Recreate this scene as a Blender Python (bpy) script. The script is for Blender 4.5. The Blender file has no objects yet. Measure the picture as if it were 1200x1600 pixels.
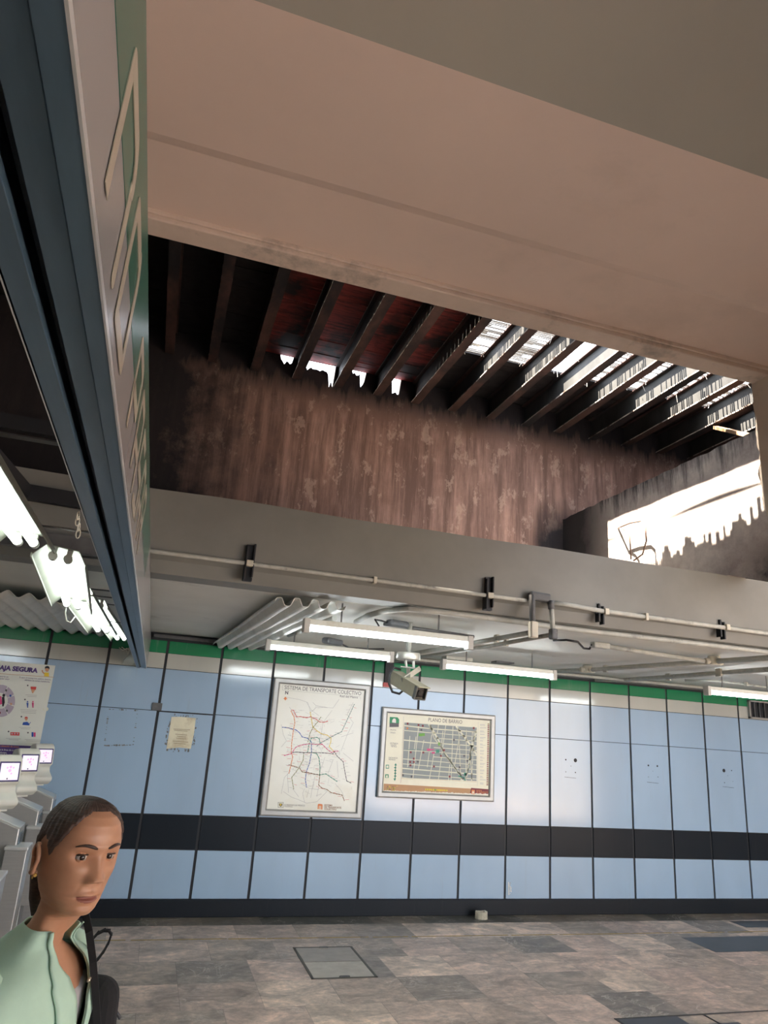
import bpy, bmesh, math, random
from mathutils import Vector, Matrix, noise
random.seed(7)
PI = math.pi
SC = bpy.context.scene
COL = SC.collection

# ------------------------------------------------------------------ camera, world, sun, exposure
CAM_M = ((0.95039849, 0.27255473, -0.14985534), (-0.30375509, 0.9169543, -0.25870379), (0.06689956, 0.29139102, 0.95426187))
FPX, HC = 1097.02, 2.02
cam = bpy.data.cameras.new('camera'); camo = bpy.data.objects.new('camera', cam); COL.objects.link(camo)
R3 = Matrix(CAM_M)                      # columns: right, forward, up
rt, fw, up = R3.col[0], R3.col[1], R3.col[2]
camo.matrix_world = Matrix(((rt.x, up.x, -fw.x, 0), (rt.y, up.y, -fw.y, 0), (rt.z, up.z, -fw.z, HC), (0, 0, 0, 1)))
cam.sensor_fit = 'VERTICAL'; cam.sensor_height = 36; cam.lens = 36 * FPX / 1600; cam.clip_start = 0.02
SC.camera = camo
SC.view_settings.view_transform = 'Standard'; SC.view_settings.look = 'None'
SC.view_settings.gamma = 1; SC.view_settings.use_curve_mapping = False
SC.view_settings.exposure = 0.5
SC.cycles.use_denoising = True
SC.cycles.max_bounces = 10; SC.cycles.diffuse_bounces = 6; SC.cycles.caustics_reflective = False; SC.cycles.caustics_refractive = False
SC.cycles.sample_clamp_indirect = 6

w = bpy.data.worlds.new('world'); SC.world = w; w.use_nodes = True
bg = w.node_tree.nodes['Background']; bg.inputs[0].default_value = (0.86, 0.90, 1.0, 1); bg.inputs[1].default_value = 4.9
sun = bpy.data.lights.new('sun', 'SUN'); sun.energy = 58; sun.angle = 0.009; sun.color = (1.0, 0.86, 0.72)
suno = bpy.data.objects.new('sun', sun); COL.objects.link(suno)
suno.rotation_euler = Vector((1.0, 0.0, -2.44)).to_track_quat('-Z', 'Y').to_euler()
TUBE = 19.0

def ray(x, y): return rt * ((x - 600) / FPX) + fw + up * (-(y - 800) / FPX)
def at(x, y, ax, val):
    d = ray(x, y); c = Vector((0, 0, HC)); return c + d * ((val - c[ax]) / d[ax])

# ------------------------------------------------------------------ materials
def nodes(name):
    m = bpy.data.materials.new(name); m.use_nodes = True
    nt = m.node_tree; return m, nt, nt.nodes['Principled BSDF']
def N(nt, t, **k):
    n = nt.nodes.new(t)
    for a, v in k.items():
        if a.startswith('i_'): n.inputs[a[2:].replace('_', ' ')].default_value = v
        else: setattr(n, a, v)
    return n
def ramp(nt, fac, stops):
    r = nt.nodes.new('ShaderNodeValToRGB'); e = r.color_ramp.elements
    while len(e) < len(stops): e.new(0.5)
    for el, (p, c) in zip(e, stops): el.position = p; el.color = (*c, 1) if len(c) == 3 else c
    nt.links.new(fac, r.inputs[0]); return r.outputs[0]
def coords(nt, scale=(1, 1, 1)):
    t = nt.nodes.new('ShaderNodeNewGeometry'); mp = nt.nodes.new('ShaderNodeMapping'); mp.inputs['Scale'].default_value = scale
    nt.links.new(t.outputs['Position'], mp.inputs[0]); return mp.outputs[0]
def mixc(nt, fac, a, b, mode='MIX'):
    n = nt.nodes.new('ShaderNodeMix'); n.data_type = 'RGBA'; n.blend_type = mode
    for s, v in ((n.inputs[0], fac), (n.inputs[6], a), (n.inputs[7], b)):
        if hasattr(v, 'links') or hasattr(v, 'is_linked'): nt.links.new(v, s)
        elif isinstance(v, (int, float)): s.default_value = v
        else: s.default_value = (*v, 1)
    return n.outputs[2]
def noise_t(nt, vec, scale, detail=5, rough=0.6, dist=0):
    n = nt.nodes.new('ShaderNodeTexNoise'); n.inputs['Scale'].default_value = scale; n.inputs['Detail'].default_value = detail
    n.inputs['Roughness'].default_value = rough; n.inputs['Distortion'].default_value = dist
    nt.links.new(vec, n.inputs['Vector']); return n.outputs[0]
def mathn(nt, op, a, b=0.0, c=0.0, clamp=False):
    n = nt.nodes.new('ShaderNodeMath'); n.operation = op; n.use_clamp = clamp
    for s, v in zip(n.inputs, (a, b, c)):
        if hasattr(v, 'is_linked'): nt.links.new(v, s)
        else: s.default_value = v
    return n.outputs[0]
def bump(nt, b, h, strength=0.2, dist=0.01):
    n = nt.nodes.new('ShaderNodeBump'); n.inputs['Strength'].default_value = strength; n.inputs['Distance'].default_value = dist
    nt.links.new(h, n.inputs['Height']); nt.links.new(n.outputs[0], b.inputs['Normal'])
MC = {}
def mat(name, col, rough=0.5, metal=0.0, var=0.12, scale=8, em=None, es=0, stretch=(1, 1, 1), bmp=0.0, dirt=None, dlo=0.5, dhi=0.7, coat=0):
    """plain procedural surface: colour broken up by noise, optional dirt colour where a second noise is high"""
    if name in MC: return MC[name]
    m, nt, b = nodes(name)
    v = coords(nt, stretch); n = noise_t(nt, v, scale)
    lo = tuple(max(0, c * (1 - var)) for c in col); hi = tuple(min(1, c * (1 + var)) for c in col)
    out = ramp(nt, n, [(0.3, lo), (0.7, hi)])
    if dirt:
        n2 = noise_t(nt, v, scale * 0.37, 8, 0.7)
        out = mixc(nt, ramp(nt, n2, [(dlo, (0, 0, 0)), (dhi, (1, 1, 1))]), out, dirt)
    nt.links.new(out, b.inputs['Base Color'])
    b.inputs['Roughness'].default_value = rough; b.inputs['Metallic'].default_value = metal
    if coat: b.inputs['Coat Weight'].default_value = coat; b.inputs['Coat Roughness'].default_value = 0.08
    if bmp: bump(nt, b, n, bmp)
    if em:
        b.inputs['Emission Color'].default_value = (*em, 1); b.inputs['Emission Strength'].default_value = es
    MC[name] = m; return m

M_tube = mat('tube_glass', (0.9, 0.9, 0.9), 0.4, em=(0.90, 0.97, 1.0), es=TUBE, var=0)
M_tubeg = mat('tube_glass_left', (0.9, 0.9, 0.9), 0.4, em=(0.90, 1.0, 0.93), es=TUBE * 0.27, var=0)
M_refl = mat('trough_enamel', (0.36, 0.38, 0.32), 0.45, var=0.08, dirt=(0.25, 0.23, 0.15), dlo=0.6, dhi=0.8)
M_lampmetal = mat('lamp_enamel', (0.72, 0.74, 0.68), 0.35, var=0.06, dirt=(0.45, 0.42, 0.32), dlo=0.6, dhi=0.8)
M_lampcap = mat('lamp_end', (0.55, 0.55, 0.52), 0.5)
M_alu = mat('brushed_aluminium', (0.62, 0.62, 0.60), 0.32, 0.85, var=0.05, scale=30)
M_frame = mat('painted_frame', (0.36, 0.365, 0.35), 0.38, 0.45, var=0.05, scale=12)
M_black = mat('black_gap', (0.012, 0.014, 0.018), 0.6)
M_rubber = mat('black_rubber', (0.02, 0.02, 0.022), 0.5)
M_conduit = mat('painted_conduit', (0.42, 0.43, 0.39), 0.5, var=0.15, scale=14, dirt=(0.12, 0.12, 0.12), dlo=0.58, dhi=0.75)
M_fit = mat('beige_fitting', (0.55, 0.53, 0.44), 0.5, dirt=(0.2, 0.19, 0.17), dlo=0.55, dhi=0.8)
M_darkfit = mat('dark_fitting', (0.10, 0.105, 0.11), 0.55, var=0.3, dirt=(0.3, 0.3, 0.28), dlo=0.6, dhi=0.7)
M_corr = mat('corrugated_fibre', (0.74, 0.76, 0.73), 0.45, var=0.08, scale=5, dirt=(0.36, 0.36, 0.34), dlo=0.55, dhi=0.85)
M_ceil = mat('low_ceiling_paint', (0.66, 0.67, 0.63), 0.55, var=0.06, scale=2.5, dirt=(0.24, 0.23, 0.20), dlo=0.60, dhi=0.82)
M_beam = mat('beam_paint', (0.195, 0.197, 0.182), 0.55, var=0.10, scale=2.2, dirt=(0.16, 0.155, 0.145), dlo=0.58, dhi=0.8, bmp=0.05)
M_beigeshade = mat('grey_ceiling_paint', (0.40, 0.385, 0.335), 0.6, var=0.04, scale=1.2)  # same ceiling past the fold, with its shade put into the colour
M_beige = mat('beige_ceiling_paint', (0.78, 0.625, 0.545), 0.6, var=0.04, scale=1.2, dirt=(0.47, 0.38, 0.32), dlo=0.55, dhi=0.9, bmp=0.03)
M_trimb = mat('ceiling_edge_paint', (0.70, 0.58, 0.50), 0.5, var=0.06, dirt=(0.36, 0.31, 0.27), dlo=0.55, dhi=0.7)
M_steel = mat('stainless_steel', (0.42, 0.42, 0.41), 0.33, 0.5, var=0.05, scale=6, stretch=(1, 1, 14))
M_steeltop = mat('stainless_top', (0.75, 0.77, 0.76), 0.3, 0.6, var=0.04)
M_reader = mat('reader_plastic', (0.66, 0.68, 0.63), 0.35, var=0.03)
M_paper = mat('poster_paper', (0.80, 0.82, 0.74), 0.35, var=0.02, scale=5, dirt=(0.70, 0.68, 0.52), dlo=0.55, dhi=0.9, coat=0.3)
M_paper2 = mat('yellowed_paper', (0.72, 0.70, 0.52), 0.35, var=0.04, scale=5, dirt=(0.55, 0.50, 0.32), dlo=0.55, dhi=0.9, coat=0.3)

# ---- enamel wall panels
def panel_mat(name, col, rough=0.115, dirt=(0.30, 0.34, 0.36)):
    m, nt, b = nodes(name)
    v = coords(nt, (1, 1, 0.35)); n = noise_t(nt, v, 1.4, 3)
    c = ramp(nt, n, [(0.3, tuple(x * 0.94 for x in col)), (0.7, tuple(min(1, x * 1.05) for x in col))])
    v2 = coords(nt, (9, 1, 0.6)); n2 = noise_t(nt, v2, 2.2, 6, 0.7)
    c = mixc(nt, mathn(nt, 'MULTIPLY', ramp(nt, n2, [(0.60, (0, 0, 0)), (0.85, (1, 1, 1))]), 0.35), c, dirt)
    n3 = noise_t(nt, coords(nt), 60, 4, 0.7)
    c = mixc(nt, mathn(nt, 'MULTIPLY', ramp(nt, n3, [(0.72, (0, 0, 0)), (0.78, (1, 1, 1))]), 0.5), c, (0.08, 0.08, 0.08))
    nt.links.new(c, b.inputs['Base Color']); b.inputs['Roughness'].default_value = rough
    b.inputs['Specular IOR Level'].default_value = 0.16 if col[1] < .03 else 0.75
    return m
M_pblue = panel_mat('blue_panel', (0.325, 0.47, 0.635))
M_pgrey = panel_mat('grey_panel', (0.47, 0.49, 0.45))
M_pgreen = panel_mat('green_panel', (0.012, 0.21, 0.085))
M_pblack = panel_mat('black_panel', (0.012, 0.017, 0.024), 0.3, (0.04, 0.04, 0.045))
M_base = panel_mat('black_skirting', (0.016, 0.020, 0.026), 0.3, (0.06, 0.06, 0.06))

# ---- marble floor
def floor_mat():
    m, nt, b = nodes('marble_tiles')
    g = nt.nodes.new('ShaderNodeNewGeometry'); s = nt.nodes.new('ShaderNodeSeparateXYZ'); nt.links.new(g.outputs['Position'], s.inputs[0])
    X, Y = s.outputs[0], s.outputs[1]
    yy = mathn(nt, 'DIVIDE', mathn(nt, 'SUBTRACT', 8.05, Y), 0.535)
    row = mathn(nt, 'FLOOR', yy)
    wn = nt.nodes.new('ShaderNodeTexWhiteNoise'); wn.noise_dimensions = '1D'; nt.links.new(row, wn.inputs['W'])
    xx = mathn(nt, 'DIVIDE', mathn(nt, 'SUBTRACT', X, mathn(nt, 'MULTIPLY', mathn(nt, 'GREATER_THAN', wn.outputs[0], 0.5), 0.30)), 0.60)
    col = mathn(nt, 'FLOOR', mathn(nt, 'ADD', xx, 0.65))
    cmb = nt.nodes.new('ShaderNodeCombineXYZ'); nt.links.new(row, cmb.inputs[0]); nt.links.new(col, cmb.inputs[1])
    w2 = nt.nodes.new('ShaderNodeTexWhiteNoise'); w2.noise_dimensions = '3D'; nt.links.new(cmb.outputs[0], w2.inputs['Vector'])
    tile = ramp(nt, w2.outputs[0], [(0.0, (0.30, 0.275, 0.235)), (0.3, (0.42, 0.365, 0.32)), (0.55, (0.50, 0.42, 0.375)), (0.8, (0.60, 0.53, 0.46)), (1.0, (0.20, 0.19, 0.175))])
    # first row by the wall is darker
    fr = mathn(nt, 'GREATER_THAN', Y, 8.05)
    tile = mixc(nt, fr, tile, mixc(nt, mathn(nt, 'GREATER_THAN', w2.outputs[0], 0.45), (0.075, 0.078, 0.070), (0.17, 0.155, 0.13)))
    # a different vein direction per tile: offset noise by the tile's random colour
    vm = nt.nodes.new('ShaderNodeVectorMath'); vm.operation = 'MULTIPLY_ADD'; vm.inputs[1].default_value = (9, 9, 9)
    nt.links.new(w2.outputs[1], vm.inputs[0]); nt.links.new(g.outputs['Position'], vm.inputs[2])
    mp = nt.nodes.new('ShaderNodeMapping'); mp.inputs['Scale'].default_value = (1.0, 1.5, 1); mp.inputs['Rotation'].default_value = (0, 0, 0.35)
    nt.links.new(vm.outputs[0], mp.inputs[0])
    cl = noise_t(nt, mp.outputs[0], 2.6, 8, 0.7, 0.8)
    c = mixc(nt, 1.0, tile, ramp(nt, cl, [(0.28, (0.40, 0.39, 0.37)), (0.5, (0.95, 0.92, 0.90)), (0.72, (1.75, 1.62, 1.54))]), 'MULTIPLY')
    vn = noise_t(nt, mp.outputs[0], 1.9, 7, 0.62, 1.4)
    vein = ramp(nt, mathn(nt, 'ABSOLUTE', mathn(nt, 'SUBTRACT', vn, 0.5)), [(0.0, (1, 1, 1)), (0.016, (0, 0, 0))])
    sparse = ramp(nt, noise_t(nt, coords(nt), 1.7, 2), [(0.44, (0, 0, 0)), (0.58, (1, 1, 1))])
    c = mixc(nt, mathn(nt, 'MULTIPLY', mathn(nt, 'MULTIPLY', vein, sparse), 0.5), c, (0.75, 0.70, 0.64))
    gr = noise_t(nt, coords(nt, (1, 1.3, 1)), 14, 8, 0.75)
    c = mixc(nt, 1.0, c, ramp(nt, gr, [(0.3, (0.62, 0.62, 0.62)), (0.7, (1.4, 1.36, 1.32))]), 'MULTIPLY')
    # joints
    fx = mathn(nt, 'FRACT', mathn(nt, 'ADD', xx, 0.65)); fy = mathn(nt, 'FRACT', yy)
    jx = mathn(nt, 'LESS_THAN', fx, 0.008); jy = mathn(nt, 'LESS_THAN', fy, 0.008)
    c = mixc(nt, mathn(nt, 'MULTIPLY', mathn(nt, 'MAXIMUM', jx, jy), 0.45), c, (0.07, 0.065, 0.06))
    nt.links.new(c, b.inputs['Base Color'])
    nt.links.new(ramp(nt, gr, [(0.3, (0.30,) * 3), (0.7, (0.48,) * 3)]), b.inputs['Roughness'])
    return m
M_floor = floor_mat()
M_slate = mat('dark_polished_tile', (0.045, 0.045, 0.05), 0.32, var=0.25, scale=4)

# ---- sooty plaster behind the joists
def burnt_mat():
    m, nt, b = nodes('sooty_plaster')
    g = nt.nodes.new('ShaderNodeNewGeometry'); s = nt.nodes.new('ShaderNodeSeparateXYZ'); nt.links.new(g.outputs['Position'], s.inputs[0])
    X, Z = s.outputs[0], s.outputs[2]
    st = noise_t(nt, coords(nt, (7.0, 1, 0.55)), 1.0, 8, 0.72)
    pl = noise_t(nt, coords(nt, (1, 1, 1)), 2.6, 8, 0.68)
    base = ramp(nt, pl, [(0.28, (0.40, 0.235, 0.185)), (0.5, (0.56, 0.345, 0.275)), (0.72, (0.68, 0.44, 0.36))])
    base = mixc(nt, ramp(nt, st, [(0.42, (1, 1, 1)), (0.62, (0, 0, 0))]), base, (0.24, 0.145, 0.118))
    # flaked plaster patches with hard edges
    fl = noise_t(nt, coords(nt, (1.5, 1, 0.8)), 3.3, 10, 0.78)
    base = mixc(nt, mathn(nt, 'MULTIPLY', ramp(nt, fl, [(0.56, (0, 0, 0)), (0.575, (1, 1, 1))]), 0.55), base, (0.70, 0.50, 0.40))
    pit = noise_t(nt, coords(nt, (1.6, 1, 1)), 9, 8, 0.75)
    base = mixc(nt, ramp(nt, pit, [(0.66, (0, 0, 0)), (0.69, (1, 1, 1))]), base, (0.05, 0.032, 0.028))
    # soot: thick at the top under the joists (with runs) and over the left end
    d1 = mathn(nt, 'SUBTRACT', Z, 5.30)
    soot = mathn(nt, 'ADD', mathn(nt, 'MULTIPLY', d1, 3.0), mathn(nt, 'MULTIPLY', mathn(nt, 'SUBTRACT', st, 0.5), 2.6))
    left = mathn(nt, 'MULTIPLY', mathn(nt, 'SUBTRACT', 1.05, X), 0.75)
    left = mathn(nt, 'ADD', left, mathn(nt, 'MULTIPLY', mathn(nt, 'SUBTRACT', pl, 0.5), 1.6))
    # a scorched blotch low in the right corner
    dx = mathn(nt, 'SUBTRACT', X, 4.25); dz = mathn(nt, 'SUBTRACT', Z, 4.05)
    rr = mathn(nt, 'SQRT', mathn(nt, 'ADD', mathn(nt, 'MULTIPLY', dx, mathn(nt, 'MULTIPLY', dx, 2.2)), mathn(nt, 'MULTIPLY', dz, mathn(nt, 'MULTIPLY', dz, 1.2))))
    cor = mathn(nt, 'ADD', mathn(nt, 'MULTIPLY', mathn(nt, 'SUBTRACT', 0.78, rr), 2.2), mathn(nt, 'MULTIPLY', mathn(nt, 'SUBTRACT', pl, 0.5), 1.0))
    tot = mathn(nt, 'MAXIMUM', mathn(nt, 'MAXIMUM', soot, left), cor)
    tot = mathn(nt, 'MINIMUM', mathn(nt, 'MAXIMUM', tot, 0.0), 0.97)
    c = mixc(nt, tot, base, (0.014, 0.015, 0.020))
    nt.links.new(c, b.inputs['Base Color']); b.inputs['Roughness'].default_value = 0.85
    bump(nt, b, fl, 0.5, 0.02)
    return m
M_burnt = burnt_mat()
def side_mat():
    m, nt, b = nodes('sooty_concrete')
    g = nt.nodes.new('ShaderNodeNewGeometry'); s = nt.nodes.new('ShaderNodeSeparateXYZ'); nt.links.new(g.outputs['Position'], s.inputs[0])
    Y, Z = s.outputs[1], s.outputs[2]
    pl = noise_t(nt, coords(nt), 4, 8, 0.7); st = noise_t(nt, coords(nt, (1, 9, 0.9)), 1.2, 8, 0.75)
    base = ramp(nt, pl, [(0.3, (0.30, 0.25, 0.23)), (0.55, (0.46, 0.42, 0.39)), (0.75, (0.62, 0.57, 0.50))])
    soot = mathn(nt, 'ADD', mathn(nt, 'MULTIPLY', mathn(nt, 'SUBTRACT', Z, 4.36), 3.2), mathn(nt, 'MULTIPLY', mathn(nt, 'SUBTRACT', st, 0.45), 4.2))
    up_ = mathn(nt, 'MULTIPLY', mathn(nt, 'SUBTRACT', Z, 4.12), 5.0, clamp=True)
    soot = mathn(nt, 'MULTIPLY', soot, up_)
    # scorched toward the burnt wall and a dark run near the open end
    back = mathn(nt, 'MULTIPLY', mathn(nt, 'SUBTRACT', Y, 5.98), 1.6)
    back = mathn(nt, 'ADD', back, mathn(nt, 'MULTIPLY', mathn(nt, 'SUBTRACT', pl, 0.5), 0.8))
    end = mathn(nt, 'MULTIPLY', mathn(nt, 'SUBTRACT', mathn(nt, 'ADD', 4.36, mathn(nt, 'MULTIPLY', mathn(nt, 'SUBTRACT', pl, 0.5), 0.9)), Y), 3.0, clamp=True)
    end = mathn(nt, 'MULTIPLY', end, mathn(nt, 'MULTIPLY', mathn(nt, 'SUBTRACT', 3.62, Z), 5, clamp=True))
    tot = mathn(nt, 'MAXIMUM', mathn(nt, 'MAXIMUM', soot, back), end)
    tot = mathn(nt, 'MINIMUM', mathn(nt, 'MAXIMUM', tot, 0.0), 0.95)
    c = mixc(nt, tot, base, (0.02, 0.02, 0.024))
    nt.links.new(c, b.inputs['Base Color']); b.inputs['Roughness'].default_value = 0.85
    bump(nt, b, pl, 0.4, 0.02); return m
M_side = side_mat()
M_joist = mat('rusty_steel', (0.075, 0.04, 0.033), 0.7, var=0.5, scale=5, stretch=(1, 0.5, 1), dirt=(0.015, 0.015, 0.018), dlo=0.42, dhi=0.6, bmp=0.2)
M_sunedge = mat('bare_steel_edge', (0.62, 0.58, 0.52), 0.6, var=0.2, scale=12, dirt=(0.12, 0.08, 0.06), dlo=0.5, dhi=0.6)  # pale tone for the sun-facing flange edge: sunlight put into the colour
M_joistw = mat('sooty_steel_web', (0.050, 0.053, 0.052), 0.6, var=0.3, scale=4, stretch=(1, 1, 0.4), dirt=(0.012, 0.012, 0.014), dlo=0.50, dhi=0.75, bmp=0.1)
M_char = mat('charred_boards', (0.016, 0.014, 0.015), 0.8, var=0.6, scale=8)
def redboard():
    m, nt, b = nodes('red_boards')
    v = coords(nt, (2, 14, 1)); n = noise_t(nt, v, 2.0, 8, 0.75)
    c = ramp(nt, n, [(0.35, (0.02, 0.008, 0.008)), (0.5, (0.22, 0.030, 0.025)), (0.7, (0.36, 0.06, 0.045))])
    n2 = noise_t(nt, coords(nt), 1.6, 4)
    c = mixc(nt, ramp(nt, n2, [(0.50, (0, 0, 0)), (0.62, (1, 1, 1))]), c, (0.015, 0.01, 0.01))
    nt.links.new(c, b.inputs['Base Color']); b.inputs['Roughness'].default_value = 0.7
    b.inputs['Transmission Weight'].default_value = 0.0
    return m
M_red = redboard()
M_lath = mat('pale_lath', (0.62, 0.60, 0.55), 0.6, var=0.2, scale=20)
M_signu = mat('sign_blue_metal', (0.085, 0.145, 0.205), 0.32, 0.35, var=0.18, scale=3, stretch=(6, 1, 6), dirt=(0.20, 0.26, 0.31), dlo=0.58, dhi=0.85)
M_signd = mat('sign_dark_recess', (0.018, 0.026, 0.038), 0.5)
M_signf = mat('sign_grey_face', (0.24, 0.235, 0.24), 0.25, var=0.04, scale=2)
M_signg = mat('sign_green_stripe', (0.035, 0.115, 0.085), 0.25, var=0.05, scale=2)
M_signl = mat('sign_cream_letters', (0.36, 0.32, 0.26), 0.3, var=0.03)
M_signe = mat('bare_edge', (0.62, 0.64, 0.66), 0.3, 0.5)

# ------------------------------------------------------------------ mesh helpers
class MB:
    def __init__(s): s.bm = bmesh.new()
    def box(s, lo, hi, mi=0):
        x0, y0, z0 = lo; x1, y1, z1 = hi
        v = [s.bm.verts.new(p) for p in ((x0, y0, z0), (x1, y0, z0), (x1, y1, z0), (x0, y1, z0), (x0, y0, z1), (x1, y0, z1), (x1, y1, z1), (x0, y1, z1))]
        for f in ((3, 2, 1, 0), (4, 5, 6, 7), (0, 1, 5, 4), (1, 2, 6, 5), (2, 3, 7, 6), (3, 0, 4, 7)):
            s.bm.faces.new([v[i] for i in f]).material_index = mi
        return s
    def hexa(s, pts, mi=0):      # 8 corners: bottom 4 ccw, top 4
        v = [s.bm.verts.new(p) for p in pts]
        for f in ((3, 2, 1, 0), (4, 5, 6, 7), (0, 1, 5, 4), (1, 2, 6, 5), (2, 3, 7, 6), (3, 0, 4, 7)):
            s.bm.faces.new([v[i] for i in f]).material_index = mi
        return s
    def bar(s, a, b, w, h, mi=0, upv=(0, 0, 1)):
        a = Vector(a); b = Vector(b); d = (b - a).normalized(); u = Vector(upv)
        if abs(d.dot(u)) > 0.97: u = Vector((0, 1, 0))
        r = d.cross(u).normalized(); u = r.cross(d)
        P = []
        for q in (a, b):
            P.append([q + r * sx * w / 2 + u * sz * h / 2 for sx, sz in ((-1, -1), (1, -1), (1, 1), (-1, 1))])
        return s.hexa(P[0] + P[1], mi)
    def tube(s, path, r, n=10, mi=0, cap=True):
        path = [Vector(p) for p in path]; rs = r if isinstance(r, (list, tuple)) else [r] * len(path)
        rings = []; ref = None
        for i, p in enumerate(path):
            d = (path[min(i + 1, len(path) - 1)] - path[max(i - 1, 0)]).normalized()
            if ref is None: ref = Vector((0, 0, 1)) if abs(d.z) < 0.9 else Vector((1, 0, 0))
            a = d.cross(ref).normalized(); bb = a.cross(d).normalized(); ref = bb
            rings.append([s.bm.verts.new(p + (a * math.cos(t) + bb * math.sin(t)) * rs[i]) for t in [2 * PI * k / n for k in range(n)]])
        for i in range(len(rings) - 1):
            for k in range(n):
                f = s.bm.faces.new((rings[i][k], rings[i][(k + 1) % n], rings[i + 1][(k + 1) % n], rings[i + 1][k])); f.material_index = mi; f.smooth = True
        if cap:
            for rg in (rings[0][::-1], rings[-1]):
                try: s.bm.faces.new(rg).material_index = mi
                except ValueError: pass
        return s
    def poly(s, pts, thick, nrm, mi=0):      # extruded polygon
        nrm = Vector(nrm) * thick; a = [s.bm.verts.new(p) for p in pts]; b = [s.bm.verts.new(Vector(p) + nrm) for p in pts]
        s.bm.faces.new(a[::-1]).material_index = mi; s.bm.faces.new(b).material_index = mi
        for i in range(len(a)): s.bm.faces.new((a[i], a[(i + 1) % len(a)], b[(i + 1) % len(a)], b[i])).material_index = mi
        return s
    def quad(s, p, mi=0): s.bm.faces.new([s.bm.verts.new(q) for q in p]).material_index = mi; return s
    def sphere(s, c, r, seg=16, rings=10, mi=0, m=None):
        res = bmesh.ops.create_uvsphere(s.bm, u_segments=seg, v_segments=rings, radius=1.0)
        S = Vector(r) if isinstance(r, (tuple, list)) else Vector((r, r, r))
        T = (m or Matrix.Identity(4))
        for v in res['verts']:
            v.co = Vector(c) + (T.to_3x3() @ Vector((v.co.x * S.x, v.co.y * S.y, v.co.z * S.z)))
            for f in v.link_faces: f.smooth = True; f.material_index = mi
        return s
    def add(s, me, mx=None):
        b2 = bmesh.new(); b2.from_mesh(me)
        if mx: b2.transform(mx)
        t = bpy.data.meshes.new('t'); b2.to_mesh(t); b2.free(); s.bm.from_mesh(t); bpy.data.meshes.remove(t); return s
    def build(s, name, mats, parent=None, bevel=0, smooth=False, seg=2):
        bmesh.ops.recalc_face_normals(s.bm, faces=s.bm.faces)
        me = bpy.data.meshes.new(name); s.bm.to_mesh(me); s.bm.free()
        for m in (mats if isinstance(mats, (list, tuple)) else [mats]): me.materials.append(m)
        if smooth: me.shade_smooth()
        o = bpy.data.objects.new(name, me); COL.objects.link(o)
        if parent: o.parent = parent; o.matrix_parent_inverse = Matrix.Translation(-parent.location)
        if bevel:
            b = o.modifiers.new('bevel', 'BEVEL'); b.width = bevel; b.segments = seg; b.limit_method = 'ANGLE'; b.angle_limit = 0.6
        return o
def thing(name, label, cat, loc=(0, 0, 0), group=None):
    o = bpy.data.objects.new(name, None); o.empty_display_size = 0.1; COL.objects.link(o)
    o.location = loc; tag(o, label, cat, group); return o
def tag(o, label, cat, group=None):
    o['label'] = label; o['category'] = cat
    if group: o['group'] = group
    return o
def struct(o): o['kind'] = 'structure'; return o
def text(s, size, origin, xdir, ydir, align='LEFT', ext=0.0005, bold=0.0, sx=1.0):
    """lettering mesh at origin, running along xdir with its up along ydir"""
    cu = bpy.data.curves.new('t', 'FONT'); cu.body = s; cu.size = size; cu.align_x = align; cu.extrude = ext; cu.offset = bold; cu.resolution_u = 3
    o = bpy.data.objects.new('t', cu); me = bpy.data.meshes.new_from_object(o)
    bpy.data.objects.remove(o); bpy.data.curves.remove(cu)
    x = Vector(xdir).normalized(); y = Vector(ydir).normalized(); z = x.cross(y)
    x = x * sx
    mx = Matrix(((x.x, y.x, z.x, origin[0]), (x.y, y.y, z.y, origin[1]), (x.z, y.z, z.z, origin[2]), (0, 0, 0, 1)))
    me.transform(mx); return me
JX = [-0.85, -0.38, 0.06, 0.51, 0.97, 1.44, 1.90, 2.36, 2.82, 3.31, 3.78, 4.22, 4.71, 5.18, 5.70, 6.18]
# ================================================================== SETTING
D = 8.38; YB = 4.50; ZC = 2.86; YW = 7.0; XS = 4.29; YA = 2.87; ZN = 4.08; XN = 3.03
# floor, with the dark polished inlay tiles of the right side flush in it
f = MB(); f.box((-7, -7, -0.2), (14, 8.6, 0)); 
def ftile(x0, y0, x1, y1, mi): f.box((x0, y0, -0.01), (x1, y1, 0.0015), mi)
ftile(5.98, 6.86, 7.17, 7.38, 1); ftile(7.18, 6.86, 8.4, 7.38, 1); ftile(7.2, 7.72, 8.4, 8.0, 1)
ftile(4.30, 4.6, 4.72, 5.22, 1)
struct(f.build('floor', [M_floor, M_slate]))
# panelled wall: one mesh, panels stand 12 mm proud of a black backing so that the joints are real gaps
wl = MB(); wl.box((-7, D, 0), (14, D + 0.2, 2.95), 0)
rows = [(0.17, 0.630, 1), (0.640, 0.968, 2), (0.976, 2.016, 1), (2.022, 2.466, 1), (2.472, 2.638, 3), (2.640, 2.775, 4)]
k = -12
while 0.07 + 0.6055 * k < 13.4:
    x0 = 0.07 + 0.6055 * k + 0.014; x1 = 0.07 + 0.6055 * (k + 1) - 0.014
    for z0, z1, mi in rows:
        j = random.uniform(-0.0015, 0.0015)
        zz1 = z1 - (0.008 if (k == 0 and mi == 1 and abs(z1 - 2.016) < 0.01) else 0)
        a = MB; b0 = wl
        y0 = D - 0.012 + j
        b0.box((x0, y0, z0), (x1, D + 0.001, zz1), mi)
    k += 1
wl.box((-7, D - 0.006, 2.785), (14, D + 0.001, 2.86), 0)
ow = struct(wl.build('wall_back', [M_black, M_pblue, M_pblack, M_pgrey, M_pgreen], bevel=0.0015, seg=1))
struct(MB().box((-7, D - 0.035, 0), (14, D + 0.01, 0.165)).build('baseboard_back', M_base, bevel=0.006))
# low ceiling between the beam and the panelled wall
struct(MB().box((-7, YB + 0.12, ZC), (14, D + 0.2, ZC + 0.12)).build('ceiling_low', M_ceil))
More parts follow.
